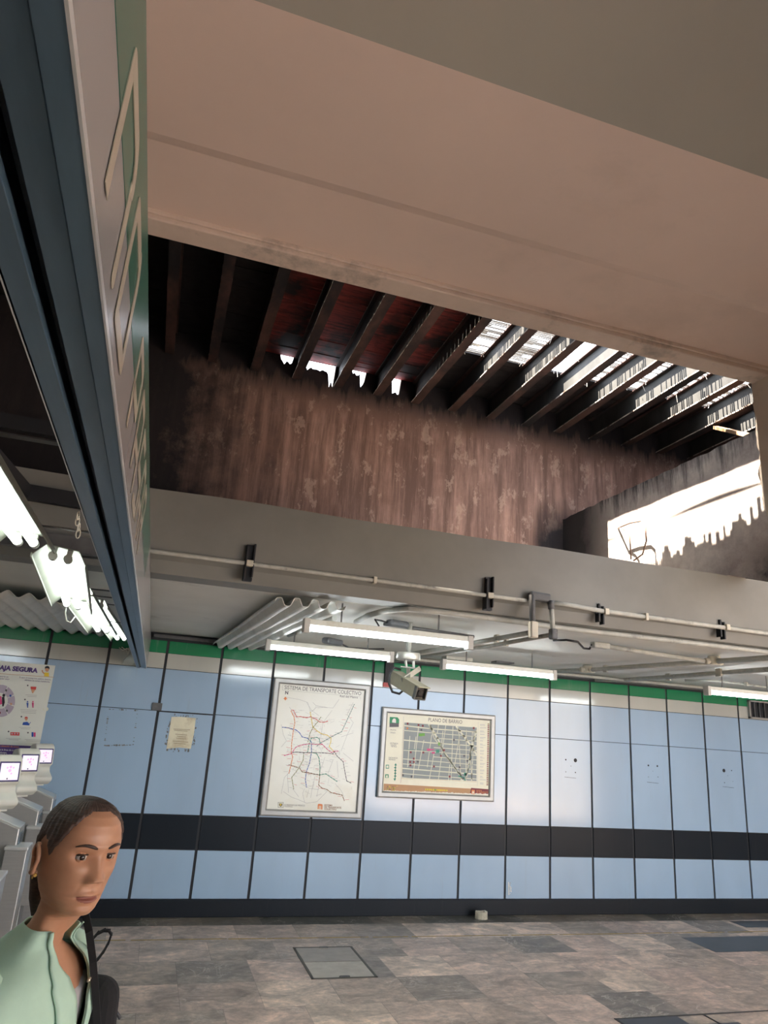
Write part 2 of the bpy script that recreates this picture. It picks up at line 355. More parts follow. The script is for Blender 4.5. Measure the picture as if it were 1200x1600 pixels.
# concrete beam with a chamfered lower band
b = MB(); n = 70; prev = None
prof = [(YB, 3.37), (YB, 2.955), (YB + 0.045, 2.925), (YB + 0.085, ZC - 0.015), (YB + 0.28, ZC - 0.018), (YB + 0.30, 3.37)]
for i in range(n + 1):
    x = -7 + 21 * i / n; ring = []
    for j, (y, z) in enumerate(prof):
        if j in (0, 5): z += 0.012 * noise.noise(Vector((x * 1.3, 0, j)))
        ring.append(b.bm.verts.new((x, y, z)))
    if prev:
        for j in range(6): b.bm.faces.new((prev[j], prev[(j + 1) % 6], ring[(j + 1) % 6], ring[j]))
    else: b.bm.faces.new(ring)
    prev = ring
b.bm.faces.new(prev[::-1])
struct(b.build('trim_1', M_beam))
# the well: sooty rear wall with a ragged top, side wall, void behind it
b = MB(); pts = []
x = -7.0; top = []
while x < 9.01:
    t = 5.885
    for hx, hw, hd in ((1.20, 0.15, 0.13), (1.35, 0.03, 0.30), (1.72, 0.035, 0.17), (1.64, 0.06, 0.07), (2.12, 0.05, 0.24), (0.84, 0.07, 0.11)):
        if abs(x - hx) < hw: t -= hd * (0.75 + 0.5 * noise.noise(Vector((x * 30, 7, 0)))) + 0.02
    top.append((x, t)); x += 0.02
for y in (YW, YW + 0.14):
    pass
va = [b.bm.verts.new((x, YW, 2.9)) for x, t in top]; vb = [b.bm.verts.new((x, YW, t)) for x, t in top]
vc = [b.bm.verts.new((x, YW + 0.05, t)) for x, t in top]; vd = [b.bm.verts.new((x, YW + 0.05, 2.9)) for x, t in top]
for i in range(len(top) - 1):
    b.bm.faces.new((va[i], va[i + 1], vb[i + 1], vb[i])); b.bm.faces.new((vb[i], vb[i + 1], vc[i + 1], vc[i])); b.bm.faces.new((vc[i], vc[i + 1], vd[i + 1], vd[i]))
struct(b.build('wall_rear', M_burnt))
b = MB(); prev = None
for i in range(91):                       # side wall, its top edge crumbling
    y = YA + (YW - YA) * i / 90; zt = 4.50 + 0.014 * noise.noise(Vector((y * 7, 2, 0))) + 0.006 * noise.noise(Vector((y * 30, 2, 0)))
    zb = 2.9 if y >= 4.53 else 3.385 - (4.53 - y) * 0.303
    r = [b.bm.verts.new(p) for p in ((XS, y, zb), (XS, y, zt), (XS + 0.18, y, zt), (XS + 0.18, y, zb))]
    if prev:
        for j in range(4): b.bm.faces.new((prev[j], prev[(j + 1) % 4], r[(j + 1) % 4], r[j]))
    else: b.bm.faces.new(r)
    prev = r
b.bm.faces.new(prev[::-1])
struct(b.build('wall_side', M_side))
b = MB(); b.box((XS + 0.18, YA, 4.0), (9, YW, 4.1)); b.box((8.9, YA, 4.0), (9, YW, 6.1)); b.box((-7, 2.7, 4.2), (9, 2.8, 5.95)); b.box((-7, 2.7, 4.1), (-6.9, YW, 5.95)); b.box((-7, 2.7, 5.87), (JX[0], YW + 0.2, 5.95)); b.box((JX[-1], 2.7, 5.87), (9, YW + 0.2, 5.95))
struct(b.build('trim_2', M_char))
# near ceiling: folded soffit running along x, edge board, and the plastered downstand at its right end
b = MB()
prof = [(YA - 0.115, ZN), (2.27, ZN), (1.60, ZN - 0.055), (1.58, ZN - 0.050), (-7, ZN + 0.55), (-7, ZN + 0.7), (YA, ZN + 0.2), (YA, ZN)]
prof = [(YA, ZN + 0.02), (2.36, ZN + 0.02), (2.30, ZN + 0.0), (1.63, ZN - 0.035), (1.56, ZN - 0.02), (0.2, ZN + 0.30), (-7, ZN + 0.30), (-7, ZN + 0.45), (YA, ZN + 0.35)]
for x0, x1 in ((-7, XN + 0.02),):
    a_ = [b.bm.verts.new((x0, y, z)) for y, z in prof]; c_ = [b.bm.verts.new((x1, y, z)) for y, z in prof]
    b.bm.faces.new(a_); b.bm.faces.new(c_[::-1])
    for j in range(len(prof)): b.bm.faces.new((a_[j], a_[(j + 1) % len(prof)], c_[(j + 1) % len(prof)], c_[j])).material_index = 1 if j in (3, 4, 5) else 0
struct(b.build('ceiling_near', [M_beige, M_beigeshade], bevel=0.02))
b = MB(); b.box((-7, YA - 0.10, ZN - 0.025), (XN, YA + 0.02, ZN + 0.05)); b.box((-7, YA - 0.112, ZN - 0.003), (XN, YA - 0.10, ZN + 0.03), 0)
struct(b.build('trim_3', M_trimb, bevel=0.006))
b = MB()                                   # screws along the edge board are part of it: small heads
# downstand: ragged far edge seen against the side wall
edge = []
z = ZN + 0.06; i = 0
while z > 2.55:
    r = 0.02 * noise.noise(Vector((0, z * 9, 4))) + 0.012 * noise.noise(Vector((0, z * 31, 4)))
    if z < 3.98: off = r
    else: off = 0.0
    if z < 3.30: off -= (3.30 - z) * 0.55
    edge.append((YA + 0.03 + off, z)); z -= 0.03
a_ = [b.bm.verts.new((XN, y, z)) for y, z in edge]; c_ = [b.bm.verts.new((XN + 0.04, y, z)) for y, z in edge]
a2 = [b.bm.verts.new((XN, 1.0, z)) for y, z in edge]; c2 = [b.bm.verts.new((XN + 0.04, 1.0, z)) for y, z in edge]
for j in range(len(edge) - 1):
    b.bm.faces.new((a_[j], a_[j + 1], c_[j + 1], c_[j])); b.bm.faces.new((a2[j], a_[j], a_[j + 1], a2[j + 1])) ; b.bm.faces.new((c_[j], c2[j], c2[j + 1], c_[j + 1]))
b.box((XN, -7, 2.55), (XN + 0.2, 1.0, ZN + 0.3))
struct(b.build('wall_right', mat('plaster_end', (0.74, 0.66, 0.57), 0.75, var=0.08, scale=3, bmp=0.3, dirt=(0.36, 0.31, 0.27), dlo=0.6, dhi=0.8)))
struct(MB().box((11.8, -7, 0), (12, 8.6, 4.2)).build('wall_right_far', mat('plain_wall3', (0.45, 0.43, 0.40), 0.7)))
struct(MB().box((XN + 0.2, -1.2, ZN), (14, YA - 0.2, ZN + 0.15)).box((XN + 0.2, -7, ZN), (4.2, -1.2, ZN + 0.15)).box((XS + 0.18, YA - 0.2, 3.9), (14, YB + 0.12, 4.0)).build('ceiling_right', M_ceil))
struct(MB().box((-7.2, -7, 0), (-7, 8.6, 4.6)).build('wall_left', mat('plain_wall', (0.45, 0.43, 0.40), 0.7)))
struct(MB().box((-7.2, -7.2, 0), (4, -7, 4.6)).build('wall_behind', mat('plain_wall2', (0.45, 0.43, 0.40), 0.7)))
# yellow guide line painted on the floor, broken by wear
b = MB(); x = -1.6
while x < 8.4:
    l = random.uniform(0.25, 1.1); y = 7.60 - 0.012 * x + (0.0008 * x * x)
    b.box((x, y - 0.011, 0.0), (min(x + l, 8.6), y + 0.011, 0.0012)); x += l + random.uniform(0.004, 0.05)
struct(b.build('trim_4', mat('worn_yellow_paint', (0.42, 0.29, 0.07), 0.6, var=0.25, scale=20, dirt=(0.18, 0.16, 0.12), dlo=0.5, dhi=0.62)))

# ================================================================== WELL ROOF
JX = [-0.85, -0.38, 0.06, 0.51, 0.97, 1.44, 1.90, 2.36, 2.82, 3.31, 3.78, 4.22, 4.71, 5.18, 5.70, 6.18]
ZJ = 5.60; ZR = 5.86
ordn = ['first', 'second', 'third', 'fourth', 'fifth', 'sixth', 'seventh', 'eighth', 'ninth', 'tenth', 'eleventh', 'twelfth', 'thirteenth', 'fourteenth', 'fifteenth', 'sixteenth']
for i, x in enumerate(JX):
    t = thing('roof_joist', '%s sooty steel roof joist from the left, above the burnt wall' % ordn[i].capitalize(), 'joist', (x, 7.0, ZJ), 'steel joists over the light well')
    MB().box((x - 0.006, 2.8, ZJ + 0.01), (x + 0.006, YW + 0.03, ZR - 0.01)).build('web', M_joistw, t)
    b = MB(); y = 2.8; pv = None
    while y <= YW + 0.04:                # flange with a corroded, slightly wavy edge
        w0 = 0.048 + 0.004 * noise.noise(Vector((x, y * 3, 0))) + 0.003 * noise.noise(Vector((x, y * 14, 2)))
        w1 = 0.048 + 0.004 * noise.noise(Vector((x, y * 3, 9))) + 0.003 * noise.noise(Vector((x, y * 14, 5)))
        r = [b.bm.verts.new(p) for p in ((x - w0, y, ZJ), (x + w1, y, ZJ), (x + w1, y, ZJ + 0.014), (x - w0, y, ZJ + 0.014))]
        if pv:
            for j in range(4): b.bm.faces.new((pv[j], pv[(j + 1) % 4], r[(j + 1) % 4], r[j])).material_index = 1 if j == 3 else 0
        else: b.bm.faces.new(r)
        pv = r; y += 0.053
    b.bm.faces.new(pv[::-1]); b.build('lower_flange', [M_joist, M_sunedge], t)
    MB().box((x - 0.045, 2.8, ZR - 0.012), (x + 0.045, YW + 0.03, ZR)).build('upper_flange', M_joist, t)
def decking(x0, x1, y0, y1, m, label, ragged=False):
    t = MB(); y = y0
    while y < y1 - 0.01:
        wv = min(random.uniform(0.085, 0.11), y1 - y); j = random.uniform(-0.004, 0.004)
        xa, xb = x0, x1
        t.box((xa, y, ZR + 0.002 + j), (xb, y + wv - (0.002 if m is M_red else -0.002), ZR + 0.024 + j)); y += wv
    o = t.build('roof_boards', m); return tag(o, label, 'roof boards', 'boards laid on the light well joists')
g = 0.0
for i in range(len(JX) - 1):
    x0, x1 = JX[i], JX[i + 1]
    if x0 < 0.5:
        decking(x0, x1, 2.8, YW + 0.05, M_char, 'Black charred roof boards between the %s and %s joists from the left' % (ordn[i], ordn[i + 1]))
    elif x0 < 2.3:
        decking(x0, x1, 2.8, YW + 0.01, M_red, 'Scorched red roof boards between the %s and %s joists from the left' % (ordn[i], ordn[i + 1]))
    else:
        if x0 < 3.3: struct(MB().box((x0, 2.8, ZR + 0.002), (x1, 5.25, ZR + 0.024)).build('trim_%d' % (i + 1), M_char))
        decking(x0, x1, 6.12, YW + 0.05, M_char, 'Black charred rear roof boards between the %s and %s joists from the left' % (ordn[i], ordn[i + 1]))
        # pale laths with daylight between them, broken ends hanging
        b = MB(); y = 5.30 if x0 > 2.3 else 5.6
        while y < 6.10:
            if random.random() < 0.84:
                xa = x0 + 0.03; xb = x1 - 0.03 if random.random() < 0.75 else x0 + random.uniform(0.2, 0.4)
                if x0 == 3.31: xb = x0 + 0.085
                b.box((xa, y, ZR + 0.002), (xb, y + random.uniform(0.013, 0.022), ZR + 0.012))
            y += 0.027
        for kk in range(16):
            hx = random.uniform(x0 + 0.06, x1 - 0.04); hy = random.uniform(5.3, 6.13); L = random.uniform(0.02, 0.11)
            b.bar((hx, hy, ZR + 0.005), (hx + random.uniform(-0.04, 0.04), hy + random.uniform(-.02, .02), ZR - L), 0.006, 0.003)
        b.bar((x0 + 0.05, 5.25, ZR + 0.012), (x0 + 0.06, 6.13, ZR + 0.012), 0.02, 0.01)
        tag(b.build('lath_screen', M_lath), 'Torn pale lath screen with daylight showing, between the %s and %s joists from the left' % (ordn[i], ordn[i + 1]), 'lath screen', 'broken lath screens in the roof')
# sheets still lying over the open strip, with ragged ends: they cut the sun patch on the side wall
b = MB(); y = 2.85
while y < 6.12:
    wv = 0.04
    b.box((3.525, y, ZR + 0.03), (3.535 + 0.012 * math.sin(y * 3.1), y + wv, ZR + 0.04)); y += wv
tag(b.build('roof_sheet', M_char), 'Narrow dark batten lying along the open part of the roof', 'roof sheet')
b = MB(); y = 2.85
while y < 5.5:
    base = 3.405 if y < 5.2 else 3.405 - (y - 5.2) * 0.4
    e = base + 0.03 * noise.noise(Vector((y * 6, 0, 0))) + random.uniform(-0.028, 0.03) - (0.0 if y > 4.6 else (4.6 - y) * -0.10); wv = random.uniform(0.02, 0.05)
    b.box((3.30, y, ZR + 0.03), (e, y + wv, ZR + 0.040)); y += wv
tag(b.build('roof_sheet', M_char), 'Torn dark roof sheet with a ragged fringe over the light well', 'roof sheet')
# loose timber and bent rebar hoop
p0 = at(1120, 670, 2, 5.45); p1 = at(1182, 683, 1, 4.9)
p0 = at(1118, 668, 1, 6.0)
tag(MB().bar(p0, p1, 0.05, 0.035).build('loose_batten', mat('raw_timber', (0.45, 0.30, 0.17), 0.7, var=0.3)), 'Loose pale timber batten sticking out under the last roof joists', 'batten')
def wp(x, y, d=0.0): p = at(x, y, 0, XS - 0.02 - d); return p
HO = XS - 0.10
tag(MB().tube([at(x, y, 0, HO if k else XS) for k, (x, y) in enumerate(((966, 826), (968, 824), (985, 817), (1002, 814), (1008, 820), (1010, 845), (1004, 866), (990, 876)))] , 0.009, 8).tube([at(x, y, 0, HO) for x, y in ((968, 824), (978, 829), (984, 838), (985, 856), (986, 874))], 0.008, 8)
    .build('rebar_hoop', mat('rebar', (0.14, 0.09, 0.07), 0.7)), 'Thin bent steel hoop sticking out of the sunlit side wall', 'rebar hoop')

# ================================================================== SIGN (long box along y)
sx0, sx1, sz0, sz1, sy0, sy1 = -0.222, -0.120, 2.45, 2.745, -1.0, 8.30
t = thing('hanging_sign', 'Long blue-grey metal sign box with green stripe and cream letters, running to the wall', 'sign', (-0.17, 3.6, 2.45))
MB().box((sx1 - 0.004, sy0, sz0 + 0.01), (sx1, sy1, sz1)).build('sign_face', M_signf, t)
MB().box((sx1, sy0, 2.592), (sx1 + 0.0008, 3.3, sz1)).build('green_stripe', M_signg, t)
b = MB(); b.box((sx0, sy0, sz0), (sx0 + 0.030, sy1, sz0 + 0.012)); b.box((sx0, sy0, sz0), (sx0 + 0.004, sy1, sz1)); b.build('left_flange', M_signu, t, bevel=0.001)
b = MB(); b.box((sx0 + 0.030, sy0, sz0 + 0.035), (sx0 + 0.052, sy1, sz0 + 0.05)); b.build('recess', M_signd, t)
b = MB(); b.box((sx0 + 0.046, sy0, sz0 + 0.006), (sx1 - 0.026, sy1, sz0 + 0.04)); b.build('centre_strip', M_signu, t, bevel=0.001)
b = MB(); b.box((sx1 - 0.0245, sy0, sz0 + 0.001), (sx1 - 0.0015, 4.15, sz0 + 0.012)); b.box((sx1 - 0.0245, 4.155, sz0 + 0.001), (sx1 - 0.0015, sy1, sz0 + 0.012)); b.build('right_flange', M_signu, t, bevel=0.001)
b = MB(); b.box((sx1 - 0.0015, sy0, sz0), (sx1 + 0.0012, sy1, sz0 + 0.010)); b.box((sx0 - 0.0015, sy0, sz0), (sx0 + 0.0006, sy1, sz0 + 0.006)); b.build('edge_bead', M_signe, t)
MB().box((sx0, sy0, sz1 - 0.004), (sx1, sy1, sz1)).build('top_cover', M_signu, t)
# letters: rounded block capitals, about 0.19 m high, drawn as strokes
STK = [0]
def stroke(mb, pts, wd=0.026):
    for a, c in zip(pts[:-1], pts[1:]):
        STK[0] += 1; e_ = .00012 * (STK[0] % 9)
        mb.bar((sx1 + 0.0014 + e_, a[0], a[1]), (sx1 + 0.0014 + e_, c[0], c[1]), wd, 0.001, upv=(1, 0, 0))
        mb.tube([(sx1 + 0.0009, c[0], c[1]), (sx1 + 0.00185 + e_, c[0], c[1])], wd / 2, 12)
b0, t0 = 2.502, 2.668
def arc(cy, cz, r, a0, a1, n=5): return [(cy + r * math.cos(math.radians(a0 + (a1 - a0) * i / n)), cz + r * math.sin(math.radians(a0 + (a1 - a0) * i / n))) for i in range(n + 1)]
def gly(c, y):
    w_ = 0.15; S = []
    if c == 'N': S = [[(y, b0), (y, t0), (y + w_ - .04, t0)] + arc(y + w_ - .04, t0 - .04, .04, 90, 0) + [(y + w_, b0)]]
    if c == 'O': S = [[(y, t0 - .02), (y, b0), (y + w_, b0), (y + w_, t0 - .04)] + arc(y + w_ - .04, t0 - .04, .04, 0, 90) + [(y, t0), (y, t0 - .02)]]
    if c == 'P': S = [[(y, b0), (y, t0), (y + w_ - .04, t0)] + arc(y + w_ - .04, t0 - .04, .04, 90, 0) + [(y + w_, t0 - .085), (y, t0 - .085)]]
    if c == 'A': S = [[(y, b0), (y, t0), (y + w_ - .04, t0)] + arc(y + w_ - .04, t0 - .04, .04, 90, 0) + [(y + w_, b0)], [(y, b0 + .065), (y + w_, b0 + .065)]]
    if c == 'S': S = [[(y + w_, t0), (y, t0), (y, t0 - .083), (y + w_, t0 - .083), (y + w_, b0), (y, b0)]]
    if c == 'R': S = [[(y, b0), (y, t0), (y + w_ - .04, t0)] + arc(y + w_ - .04, t0 - .04, .04, 90, 0) + [(y + w_, t0 - .085), (y, t0 - .085)], [(y + w_ * .5, t0 - .085), (y + w_, b0)]]
    return S
y = 0.632
for c in 'NO PASAR':
    if c == ' ': y += 0.155; continue
    g = MB()
    for s_ in gly(c, y): stroke(g, s_)
    g.build('letter', M_signl, t); y += 0.232
# small chain hooked to the left flange
cht = thing('chain', 'Short pale chain of a few links hanging from the sign edge', 'chain', at(122, 820, 0, -.235))
for i, (px, py) in enumerate(((122, 806), (121, 815), (123, 824), (122, 834))):
    p = at(px, py, 0, -0.235); rr = 0.008 if i != 3 else 0.009
    ring = [p + Vector((math.cos(a) * rr * (0.5 if i % 2 else 0.2), math.cos(a) * rr * (0.2 if i % 2 else 0.6), math.sin(a) * rr * 1.3)) for a in [2 * PI * k / 12 for k in range(13)]]
    MB().tube(ring, 0.0016, 6).build('link', M_fit, cht)
# ================================================================== FLUORESCENT FITTINGS
def fitting(x0, x1, y, z, label, group='single tube fittings under the low ceiling', tilt=0.0, dz=0.0):
    t = thing('fluorescent_light', label, 'ceiling light', ((x0 + x1) / 2, y, z), group)
    A = Vector((x0, y, z)); B = Vector((x1, y, z + dz)); d = (B - A).normalized()
    MB().bar(A + Vector((0, 0.012, 0.045)), B + Vector((0, 0.012, 0.045)), 0.070, 0.042).build('housing', M_lampmetal, t, bevel=0.004)
    MB().tube([A + d * 0.03, B - d * 0.03], 0.0185, 16).build('tube', M_tube, t)
    for P, s in ((A, -1), (B, 1)):
        MB().box((P.x - 0.022, y - 0.030, P.z - 0.032), (P.x + 0.022, y + 0.050, P.z + 0.070)).build('end_cap', M_lampcap, t, bevel=0.004)
    for f_ in (0.2, 0.8):
        p = A.lerp(B, f_)
        MB().bar(p + Vector((0, .01, .06)), (p.x, p.y + .01, ZC + 0.002), 0.012, 0.004).build('hanger', M_darkfit, t)
    return t
def fx(a, c, y): return at(a[0], a[1], 1, y).x + .02, at(c[0], c[1], 1, y).x - .02, y, (at(a[0], a[1], 1, y).z + at(c[0], c[1], 1, y).z) / 2
fitting(*fx((474, 982), (737, 1008), 4.97), 'Lit fluorescent tube nearest the camera, above the wall maps', dz=0)
fitting(*fx((415, 1011), (614, 1030), 6.5), 'Lit fluorescent tube above the metro network map')
fitting(*fx((690, 1040), (868, 1059), 6.5), 'Lit fluorescent tube right of the surveillance camera')
fitting(*fx((1104, 1081), (1226, 1094), 6.5), 'Lit fluorescent tube at the right edge near the vent')
fitting(-3.1, -1.9, 4.9, 2.68, 'Lit fluorescent tube above the turnstiles, just left of the picture')  # unseen fitting added to brighten the left wall panels
fitting(-3.1, -1.9, 3.4, 2.60, 'Lit fluorescent tube in front of the turnstiles, left of the picture')  # second added fitting, unseen, also brightening the left wall
# twin-tube troughs left of the sign, running along y, hung at uneven angles
def trough(pa, pb, w_, label, roll=0.0, tubes=2):
    pa = Vector(pa); pb = Vector(pb); d = (pb - pa).normalized(); r = d.cross(Vector((0, 0, 1))).normalized(); u = r.cross(d)
    r, u = r * math.cos(roll) + u * math.sin(roll), u * math.cos(roll) - r * math.sin(roll)
    t = thing('twin_tube_light', label, 'ceiling light', pa.lerp(pb, 0.5), 'twin tube fittings left of the sign')
    b = MB(); pr = [(-w_ / 2, -0.002), (-w_ * .30, 0.055), (w_ * .30, 0.055), (w_ / 2, -0.002)]
    for j in range(3):
        a0, a1 = pr[j], pr[j + 1]
        q = [P + r * c_[0] + u * (c_[1] + th) for th in (0, 0.003) for P, c_ in ((pa, a0), (pb, a0), (pb, a1), (pa, a1))]
        b.hexa(q)
    b.build('reflector', M_refl, t)
    b = MB()
    for s in (-1, 1): b.bar(pa + r * (s * w_ / 2) , pb + r * (s * w_ / 2), 0.006, 0.018)
    b.build('reflector_lip', M_refl, t)
    for s in ((-1, 1) if tubes == 2 else (0,)):
        o = r * (s * 0.030) + u * 0.018
        MB().tube([pa + d * 0.04 + o, pb - d * 0.04 + o], 0.0165, 14).build('tube', M_tubeg, t)
        for P, sg in ((pa, 1), (pb, -1)):
            MB().tube([P + o + d * sg * 0.005, P + o + d * sg * 0.04], 0.018, 12).bar(P + o + d * sg * .02, P + o + d * sg * .02 + u * .04, 0.02, 0.02).build('lamp_holder', M_lampcap, t)
    for f_ in (.12, .88):
        P = pa.lerp(pb, f_) + u * .055
        MB().bar((P.x, P.y, P.z + .008), (sx0 - .0005, P.y, max(2.50, P.z + .008)), .03, .004).build('side_bracket', M_darkfit, t)
    return t
def fwp(x, y, yy): return at(x, y, 1, yy)
trough((-0.575, 1.75, 2.61), (-0.575, 3.05, 2.605), 0.215, 'Lit twin-tube trough light at the left edge, nearest the camera')
trough(at(92, 876, 1, 3.12), at(112, 952, 1, 4.28), 0.215, 'Lit twin-tube trough light second from the camera, drooping past the first', roll=-0.10)
T3 = trough(at(117, 925, 1, 4.35), at(160, 990, 1, 5.55), 0.20, 'Lit twin-tube trough light third from the camera, beside the sign')
trough(at(150, 948, 1, 5.62), at(189, 1002, 1, 6.8), 0.17, 'Lit twin-tube trough light farthest from the camera, close to the sign')
(MB().tube([at(104, 944, 1, 4.6), at(102, 958, 1, 4.6), at(104, 970, 1, 4.6), at(110, 973, 1, 4.62), at(117, 964, 1, 4.7)], 0.004, 8).build('loose_cable', M_lampmetal, T3))
# ================================================================== CORRUGATED SHEETS
def corrug(nl, nr, fl, fr, waves, amp, label, trap=False, zt=0.0):
    b = MB(); nu = waves * 12; nv = 10; nl, nr, fl, fr = map(Vector, (nl, nr, fl, fr)); G = []
    for j in range(nv + 1):
        row = []
        for i in range(nu + 1):
            u = i / nu; v = j / nv; p = nl.lerp(nr, u).lerp(fl.lerp(fr, u), v); ph = u * waves * 2 * PI
            s = math.sin(ph); s = max(-1, min(1, s * 1.7)) if trap else s
            row.append(b.bm.verts.new(p + Vector((0, 0, amp * s + 0.004 * math.sin(v * 9 + u * 5)))))
        G.append(row)
    for j in range(nv):
        for i in range(nu): fa = b.bm.faces.new((G[j][i], G[j][i + 1], G[j + 1][i + 1], G[j + 1][i])); fa.smooth = not trap
    o = b.build('corrugated_sheet', M_corr); md = o.modifiers.new('thick', 'SOLIDIFY'); md.thickness = 0.005
    return tag(o, label, 'corrugated sheet', 'corrugated sheets under the low ceiling')
corrug((0.70, 4.86, 2.80), (1.17, 4.70, 2.80), (0.55, 8.28, 2.775), (1.00, 8.22, 2.775), 4, 0.028, 'Grey corrugated sheet fixed under the low ceiling, right of the sign', True)
corrug((-3.2, 5.45, 2.79), (-0.62, 5.95, 2.79), (-3.2, 8.33, 2.77), (-0.62, 8.33, 2.77), 18, 0.022, 'Grey corrugated sheet fixed under the low ceiling, left of the sign')
# ================================================================== CONDUITS ON THE BEAM AND LOW CEILING
GC = 'painted conduits on beam and ceiling'
def conduit(path, r, label, m=None, name='conduit', grp=GC, clips=()):
    t = thing(name, label, 'conduit', path[0], grp)
    MB().tube(path, r, 12).build('pipe', m or M_conduit, t)
    for c in clips:
        c = Vector(c); MB().box((c.x - 0.012, c.y - r * 1.5, c.z - r * 1.6), (c.x + 0.012, c.y + r * 1.5, c.z + r * 1.6)).build('clip', M_fit, t, bevel=0.003)
    return t
zc = lambda x: 2.958 - 0.006 * max(0, x - 1)
conduit([(x, YB - 0.022, zc(x)) for x in (-6.9, -1, 0.45, 1.5, 2.15, 2.44)], 0.014, 'Pale conduit along the beam face, left of the elbow box', clips=[(x, YB - 0.02, zc(x)) for x in (-0.6, 1.3)])
conduit([(x, YB - 0.022, zc(x) + (0.012 if x < 2.9 else 0)) for x in (2.62, 2.8, 3.07, 3.6, 4.2, 5.0, 7, 9)], 0.017, 'Pale conduit along the beam face, right of the elbow box', clips=[(3.45, YB - 0.02, zc(3.45))])
for x, lab in ((0.457, 'Black soot-stained bracket on the beam, nearer the sign'), (2.15, 'Black soot-stained bracket on the beam, left of the elbow box')):
    t = thing('cable_bracket', lab, 'bracket', (x, YB, 2.97), 'black channels on the beam face')
    b = MB(); b.box((x - 0.030, YB - 0.012, 2.85), (x + 0.030, YB + 0.03, 3.085)); b.box((x - 0.030, YB - 0.04, 2.85), (x - 0.018, YB, 3.07)); b.box((x + 0.018, YB - 0.035, 2.87), (x + 0.030, YB, 3.09)); b.build('channel', M_black, t, bevel=0.003)
    MB().box((x - 0.022, YB - 0.05, zc(x) - 0.02), (x + 0.022, YB - 0.01, zc(x) + 0.02)).build('clamp', M_fit, t, bevel=0.004)
for x, lab in ((3.07, 'Small dark clamp on the beam conduit, right of the elbow box'), (4.17, 'Small dark clamp on the beam conduit, rightmost')):
    t = thing('pipe_clamp', lab, 'clamp', (x, YB, 2.93), 'black clamps on the beam face')
    b = MB(); b.box((x - 0.028, YB - 0.020, 2.865), (x - 0.012, YB + 0.03, 3.0)); b.box((x + 0.008, YB - 0.020, 2.85), (x + 0.022, YB + 0.03, 2.985)); b.box((x - 0.05, YB - 0.012, 2.925), (x + 0.05, YB + 0.0, 2.955)); b.build('channel', M_black, t, bevel=0.003)
    MB().box((x + 0.01, YB - 0.05, 2.92), (x + 0.045, YB - 0.01, 2.965)).build('clamp', M_fit, t, bevel=0.004)
# elbow box with its two drops
t = thing('elbow_box', 'Dark elbow conduit box on the beam with two drop pipes', 'conduit box', (2.53, YB - 0.05, 2.98))
b = MB(); b.box((2.455, YB - 0.065, 2.955), (2.62, YB - 0.005, 3.015)); b.build('box', M_darkfit, t, bevel=0.014, seg=3)
MB().tube([(2.470, YB - 0.05, 2.99), (2.475, YB - 0.055, 2.80)], 0.022, 12).build('drop_pipe', M_darkfit, t)
MB().tube([(2.625, YB - 0.05, 2.95), (2.635, YB - 0.055, 2.76)], 0.018, 12).build('drop_pipe', M_conduit, t)
MB().tube([(2.62, YB - 0.05, 2.965), (2.628, YB - 0.052, 2.905)], 0.024, 12).build('collar', M_darkfit, t)
MB().box((2.450, YB - 0.085, 2.685), (2.505, YB - 0.03, 2.80)).build('end_fitting', M_fit, t, bevel=0.008)
MB().box((2.612, YB - 0.085, 2.690), (2.662, YB - 0.03, 2.765)).build('end_fitting', M_darkfit, t, bevel=0.010)
conduit([(2.478, YB - 0.03, 2.725), (2.46, 5.6, 2.735), (2.45, 8.2, 2.77)], 0.019, 'Pale pipe running back from the beige drop fitting', clips=[(2.47, 5.0, 2.73)])
conduit([(2.637, YB - 0.03, 2.725), (2.66, 5.6, 2.735), (2.66, 8.2, 2.77)], 0.017, 'Pale pipe running back from the dark drop fitting', clips=[(2.655, 5.2, 2.735)])
# thick pipe that curves out from under the beam, thin run below the chamfer
cp = [at(556, 972, 2, 2.82), at(575, 962, 2, 2.82), at(600, 955, 2, 2.82), at(640, 951, 2, 2.82), at(690, 954, 2, 2.82), at(760, 965, 2, 2.82), at(900, 984, 2, 2.82), at(1050, 1001, 2, 2.82), at(1200, 1019, 2, 2.82)]
cp.append(cp[-1] + (cp[-1] - cp[-2]) * 3)
conduit([(p.x, max(p.y, 4.64), 2.822) for p in cp], 0.021, 'Thick pale pipe curving along the underside of the beam', clips=[])
# pipes on the right part of the ceiling
zp = 2.80
def cpp(L, z=zp): return [at(x, y, 2, z) for x, y in L]
conduit(cpp([(862, 1049), (918, 1047), (1000, 1041), (1110, 1034)]), 0.024, 'Pale ceiling pipe between the two junction boxes', clips=cpp([(946, 1045)]))
conduit(cpp([(1122, 1033), (1200, 1028), (1300, 1020)]), 0.024, 'Pale ceiling pipe leaving the right junction box toward the camera')
conduit(cpp([(930, 1062), (970, 1063), (1040, 1058), (1200, 1046), (1300, 1038)]), 0.026, 'Pale ceiling pipe nearest the wall, under the right part of the ceiling', clips=cpp([(1044, 1058), (1123, 1051)]))
conduit(cpp([(945, 1009), (1000, 1018), (1060, 1027), (1102, 1033)]), 0.021, 'Pale pipe from the grey conduit body to the right junction box')
conduit(cpp([(1070, 1063), (1120, 1064), (1200, 1074), (1290, 1086)], 2.79), 0.014, 'Thin pale pipe behind the rightmost fluorescent tube', clips=cpp([(1166, 1069)], 2.79))
conduit([(1.3, 7.9, 2.80), (3, 7.95, 2.80), (4.6, 7.95, 2.80), (9, 7.9, 2.80)], 0.018, 'Grey pipe along the ceiling close to the panelled wall', clips=[(1.8, 7.9, 2.8), (3.6, 7.9, 2.8)])
conduit([at(600, 975, 2, 2.82), at(680, 986, 2, 2.82), at(740, 995, 2, 2.82)], 0.014, 'Dark pipe above the nearest fluorescent tube', m=M_darkfit)
